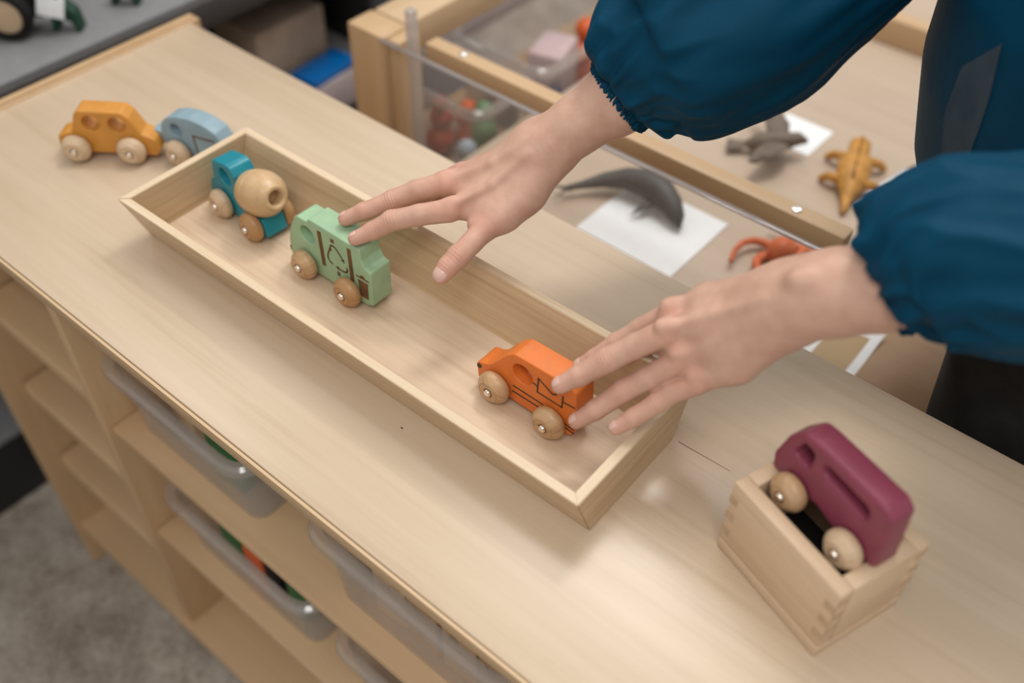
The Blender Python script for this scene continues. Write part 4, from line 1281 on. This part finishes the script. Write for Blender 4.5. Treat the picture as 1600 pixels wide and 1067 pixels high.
def cuff_mesh(S, name):
    S = np.array(S)
    main = S[5, :3] - S[0, :3]; main /= np.linalg.norm(main)
    ref = np.array([.44, -.54, .72]); a = ref - main * (ref @ main); a /= np.linalg.norm(a); b_ = np.cross(main, a)
    m, V, Fc = 220, [], []
    prof = [(-.0075, -.0030), (-.0078, -.0005), (-.0060, .0024), (-.003, .0030), (.0005, .0024), (.003, .0030), (.0065, .0024), (.0085, -.0030)]
    for (s_, dr) in prof:
        for i in range(m):
            p = 2 * math.pi * i / m
            gth = (.0011 * math.sin(58 * p + 4 * s_ / .006) + .0007 * math.sin(37 * p + 1)) * (1 if dr > 0 else .3)
            r = S[0, 3] + dr + gth
            sh_ = .0008 * math.sin(46 * p)
            V.append(S[0, :3] + main * (s_ + sh_) + a * (r * math.cos(p)) + b_ * (r * math.sin(p)) - PO)
    n = len(prof)
    for j in range(n):
        for i in range(m):
            j2, i2 = (j + 1) % n, (i + 1) % m
            Fc.append((j * m + i, j * m + i2, j2 * m + i2, j2 * m + i))
    return mesh(name, V, Fc, BLOUSE, BL, 70)


bV, bF = [], []


def add_rings(rings, cap=False):
    b0 = sum(len(x) for x in bV)
    m = len(rings[0])
    bV.extend(rings)
    for j in range(len(rings) - 1):
        for i in range(m):
            i2 = (i + 1) % m
            bF.append((b0 + j * m + i, b0 + j * m + i2, b0 + (j + 1) * m + i2, b0 + (j + 1) * m + i))
    if cap: bF.append(tuple(b0 + (len(rings) - 1) * m + i for i in range(m)))


add_rings(sleeve_rings(SLEEVES['sleeve_r'], R_SH, seed=1.0))
add_rings(sleeve_rings(SLEEVES['sleeve_l'], L_SH, seed=2.3))
# torso: stacked ovals from the hem to the neckline
TOR = [(1.085, .615, .030, .140, .170), (1.078, .614, .05, .148, .190), (1.062, .612, .09, .157, .205), (1.035, .606, .15, .162, .208), (1.015, .598, .23, .157, .206), (1.01, .59, .31, .150, .208), (1.025, .585, .39, .14, .21), (1.04, .585, .46, .125, .215), (1.05, .583, .515, .105, .20), (1.055, .582, .552, .082, .12)]
fa = math.atan2(-.53, -.84)
rg = []
TA = np.array(TOR)
for s_ in np.linspace(0, len(TOR) - 1, 90):
    i = min(int(s_), len(TOR) - 2); f = s_ - i
    cx, cy, cz, ra, rb = TA[i] * (1 - f) + TA[i + 1] * f
    m = 160
    ph = np.linspace(0, 2 * np.pi, m, endpoint=False)
    nz = np.array([mnoise.noise(Vector((2.2 * math.cos(p), 2.2 * math.sin(p), cz * 3.0))) for p in ph])
    k_ = 1 + .05 * nz + .018 * np.sin(9 * ph + cz * 8) * max(0, (.42 - cz))
    ex, ey = np.cos(ph) * ra * k_, np.sin(ph) * rb * k_
    rg.append(np.stack([cx + ex * math.cos(fa) - ey * math.sin(fa), cy + ex * math.sin(fa) + ey * math.cos(fa), np.full(m, cz)], 1))
add_rings(rg)
TORSO = rg
BVV = np.concatenate(bV) - PO
BL = mesh('blouse', BVV, bF, BLOUSE, PERSON, None, recalc=False)
for p in BL.data.polygons: p.use_smooth = True
cuff_mesh(SLEEVES['sleeve_r'], 'cuff')
SL2 = np.array(SLEEVES['sleeve_l']); SL2[0, 3] -= .0025
cuff_mesh(SL2, 'cuff')

# reflected light on the blouse front, painted in as a greyish patch
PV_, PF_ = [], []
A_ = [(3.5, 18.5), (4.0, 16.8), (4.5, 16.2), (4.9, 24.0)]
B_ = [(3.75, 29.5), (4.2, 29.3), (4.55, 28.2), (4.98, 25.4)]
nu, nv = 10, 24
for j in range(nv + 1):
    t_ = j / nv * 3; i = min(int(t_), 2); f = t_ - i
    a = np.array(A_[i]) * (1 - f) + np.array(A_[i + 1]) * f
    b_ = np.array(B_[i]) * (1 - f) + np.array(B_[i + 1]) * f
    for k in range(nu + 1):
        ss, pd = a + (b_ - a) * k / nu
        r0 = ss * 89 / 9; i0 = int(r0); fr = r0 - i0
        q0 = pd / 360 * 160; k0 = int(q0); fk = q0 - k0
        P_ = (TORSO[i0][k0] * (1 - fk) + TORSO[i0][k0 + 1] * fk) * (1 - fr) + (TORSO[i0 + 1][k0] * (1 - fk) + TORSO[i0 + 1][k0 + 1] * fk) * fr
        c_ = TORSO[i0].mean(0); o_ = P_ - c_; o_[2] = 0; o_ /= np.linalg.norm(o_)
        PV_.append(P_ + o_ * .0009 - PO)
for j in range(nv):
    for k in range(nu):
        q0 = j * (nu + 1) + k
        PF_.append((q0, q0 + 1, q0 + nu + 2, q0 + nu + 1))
mesh('painted_reflection', PV_, PF_, REFLECT_GREY, BL, 70, label='reflected light painted as a greyish patch on the blouse')
# trousers -------------------------------------------------------------------------
tr = []
for (hx_, hy_, sgn) in ((1.065, .474, -1), (1.125, .72, 1)):
    rings = []
    if sgn < 0:
        prof = ((-.775, .050, .055, .015, .004), (-.6, .053, .058, .012, .004), (-.35, .060, .062, .005, .002), (-.16, .066, .062, .014, 0), (-.06, .074, .064, .006, .006), (0.02, .094, .085, .006, .04), (.10, .12, .11, .03, .07))
    else:
        prof = ((-.775, .062, .062, 0, 0), (-.6, .066, .068, 0, 0), (-.35, .076, .082, -.005, 0), (-.1, .088, .095, -.003, -.012), (0.02, .105, .11, -.01, -.03), (.10, .115, .12, -.02, -.05))
    for z, r1, r2, dx, dy in prof:
        m = 64
        ph = np.linspace(0, 2 * np.pi, m, endpoint=False)
        k_ = 1 + .03 * np.sin(5 * ph + z * 30) + .02 * np.sin(3 * ph + z * 55)
        rings.append(np.stack([hx_ + dx + r1 * k_ * np.cos(ph), hy_ + dy + r2 * k_ * np.sin(ph), np.full(m, z)], 1))
    tr.append(rings)
V, Fc = [], []
for rings in tr:
    R2 = []
    for A, B in zip(rings, rings[1:]):
        for f in np.linspace(0, 1, 8, endpoint=False): R2.append(A * (1 - f) + B * f)
    R2.append(rings[-1])
    b0 = len(V); m = 64
    for R_ in R2: V.extend(list(R_ - PO))
    for j in range(len(R2) - 1):
        for i in range(m):
            Fc.append((b0 + j * m + i, b0 + j * m + (i + 1) % m, b0 + (j + 1) * m + (i + 1) % m, b0 + (j + 1) * m + i))
tro = mesh('trousers', V, Fc, TROUSER, PERSON, None)
for p in tro.data.polygons: p.use_smooth = True
for sx, sy in ((1.06, .472), (1.125, .725)):
    fx, fy = -.84, -.53
    bmS = bmesh.new()
    st = [(-.10, .03, .045), (-.07, .042, .06), (0, .044, .058), (.06, .046, .040), (.12, .046, .028), (.16, .030, .020)]
    rings = []
    for s_, wv, hh in st:
        rings.append([bmS.verts.new((sx + fx * s_ - fy * wv * math.cos(2 * math.pi * k / 16) - PO[0], sy + fy * s_ + fx * wv * math.cos(2 * math.pi * k / 16) - PO[1], max(.0005, hh * .8 + hh * math.sin(2 * math.pi * k / 16)))) for k in range(16)])
    for A, B in zip(rings, rings[1:]):
        for k in range(16): bmS.faces.new((A[k], A[(k + 1) % 16], B[(k + 1) % 16], B[k]))
    bmS.faces.new(rings[0]); bmS.faces.new(rings[-1])
    bm_obj('shoe', bmS, RUBBER, PERSON, 60)
# hair -------------------------------------------------------------------------------
hair = [([hd(.03, 0, .79, .062), hd(-.01, 0, .78, .075)], .04), ([(hx0 + .01, hy0 + .003, .75, .088), (hx0 + .02, hy0 + .008, .715, .08), (hx0 + .03, hy0 + .013, .655, .05)], .05), ([(hx0 + .05, hy0 + .023, .755, .04), (hx0 + .065, hy0 + .033, .735, .045)], .03)]
F_, lo_, h_ = sdf_mesh(hair, (hx0 - .12, hy0 - .13, .56), (hx0 + .17, hy0 + .16, .875), .006)
V, Q = surface_nets(F_, lo_, h_)
fwd_ = (V[:, 0] - hx0) * fx_ + (V[:, 1] - hy0) * fy_
keep = ~((fwd_ > .035) & (V[:, 2] < .785))[Q].any(1)
for s_ in (1, -1):
    bm = lathe_bm([(-.011, 0), (-.008, .0075), (0, .011), (.008, .0075), (.011, 0)], 16)
    e_ = hd(.066, s_ * .031, .735, 0)
    bm_obj('eye', bm, RUBBER, PERSON, 60, loc=tuple(np.array(e_[:3]) - PO))
mesh('hair', V - PO, Q[keep], paint('brown_hair', (.05, .028, .015), .55, .3), PERSON, None, recalc=False)
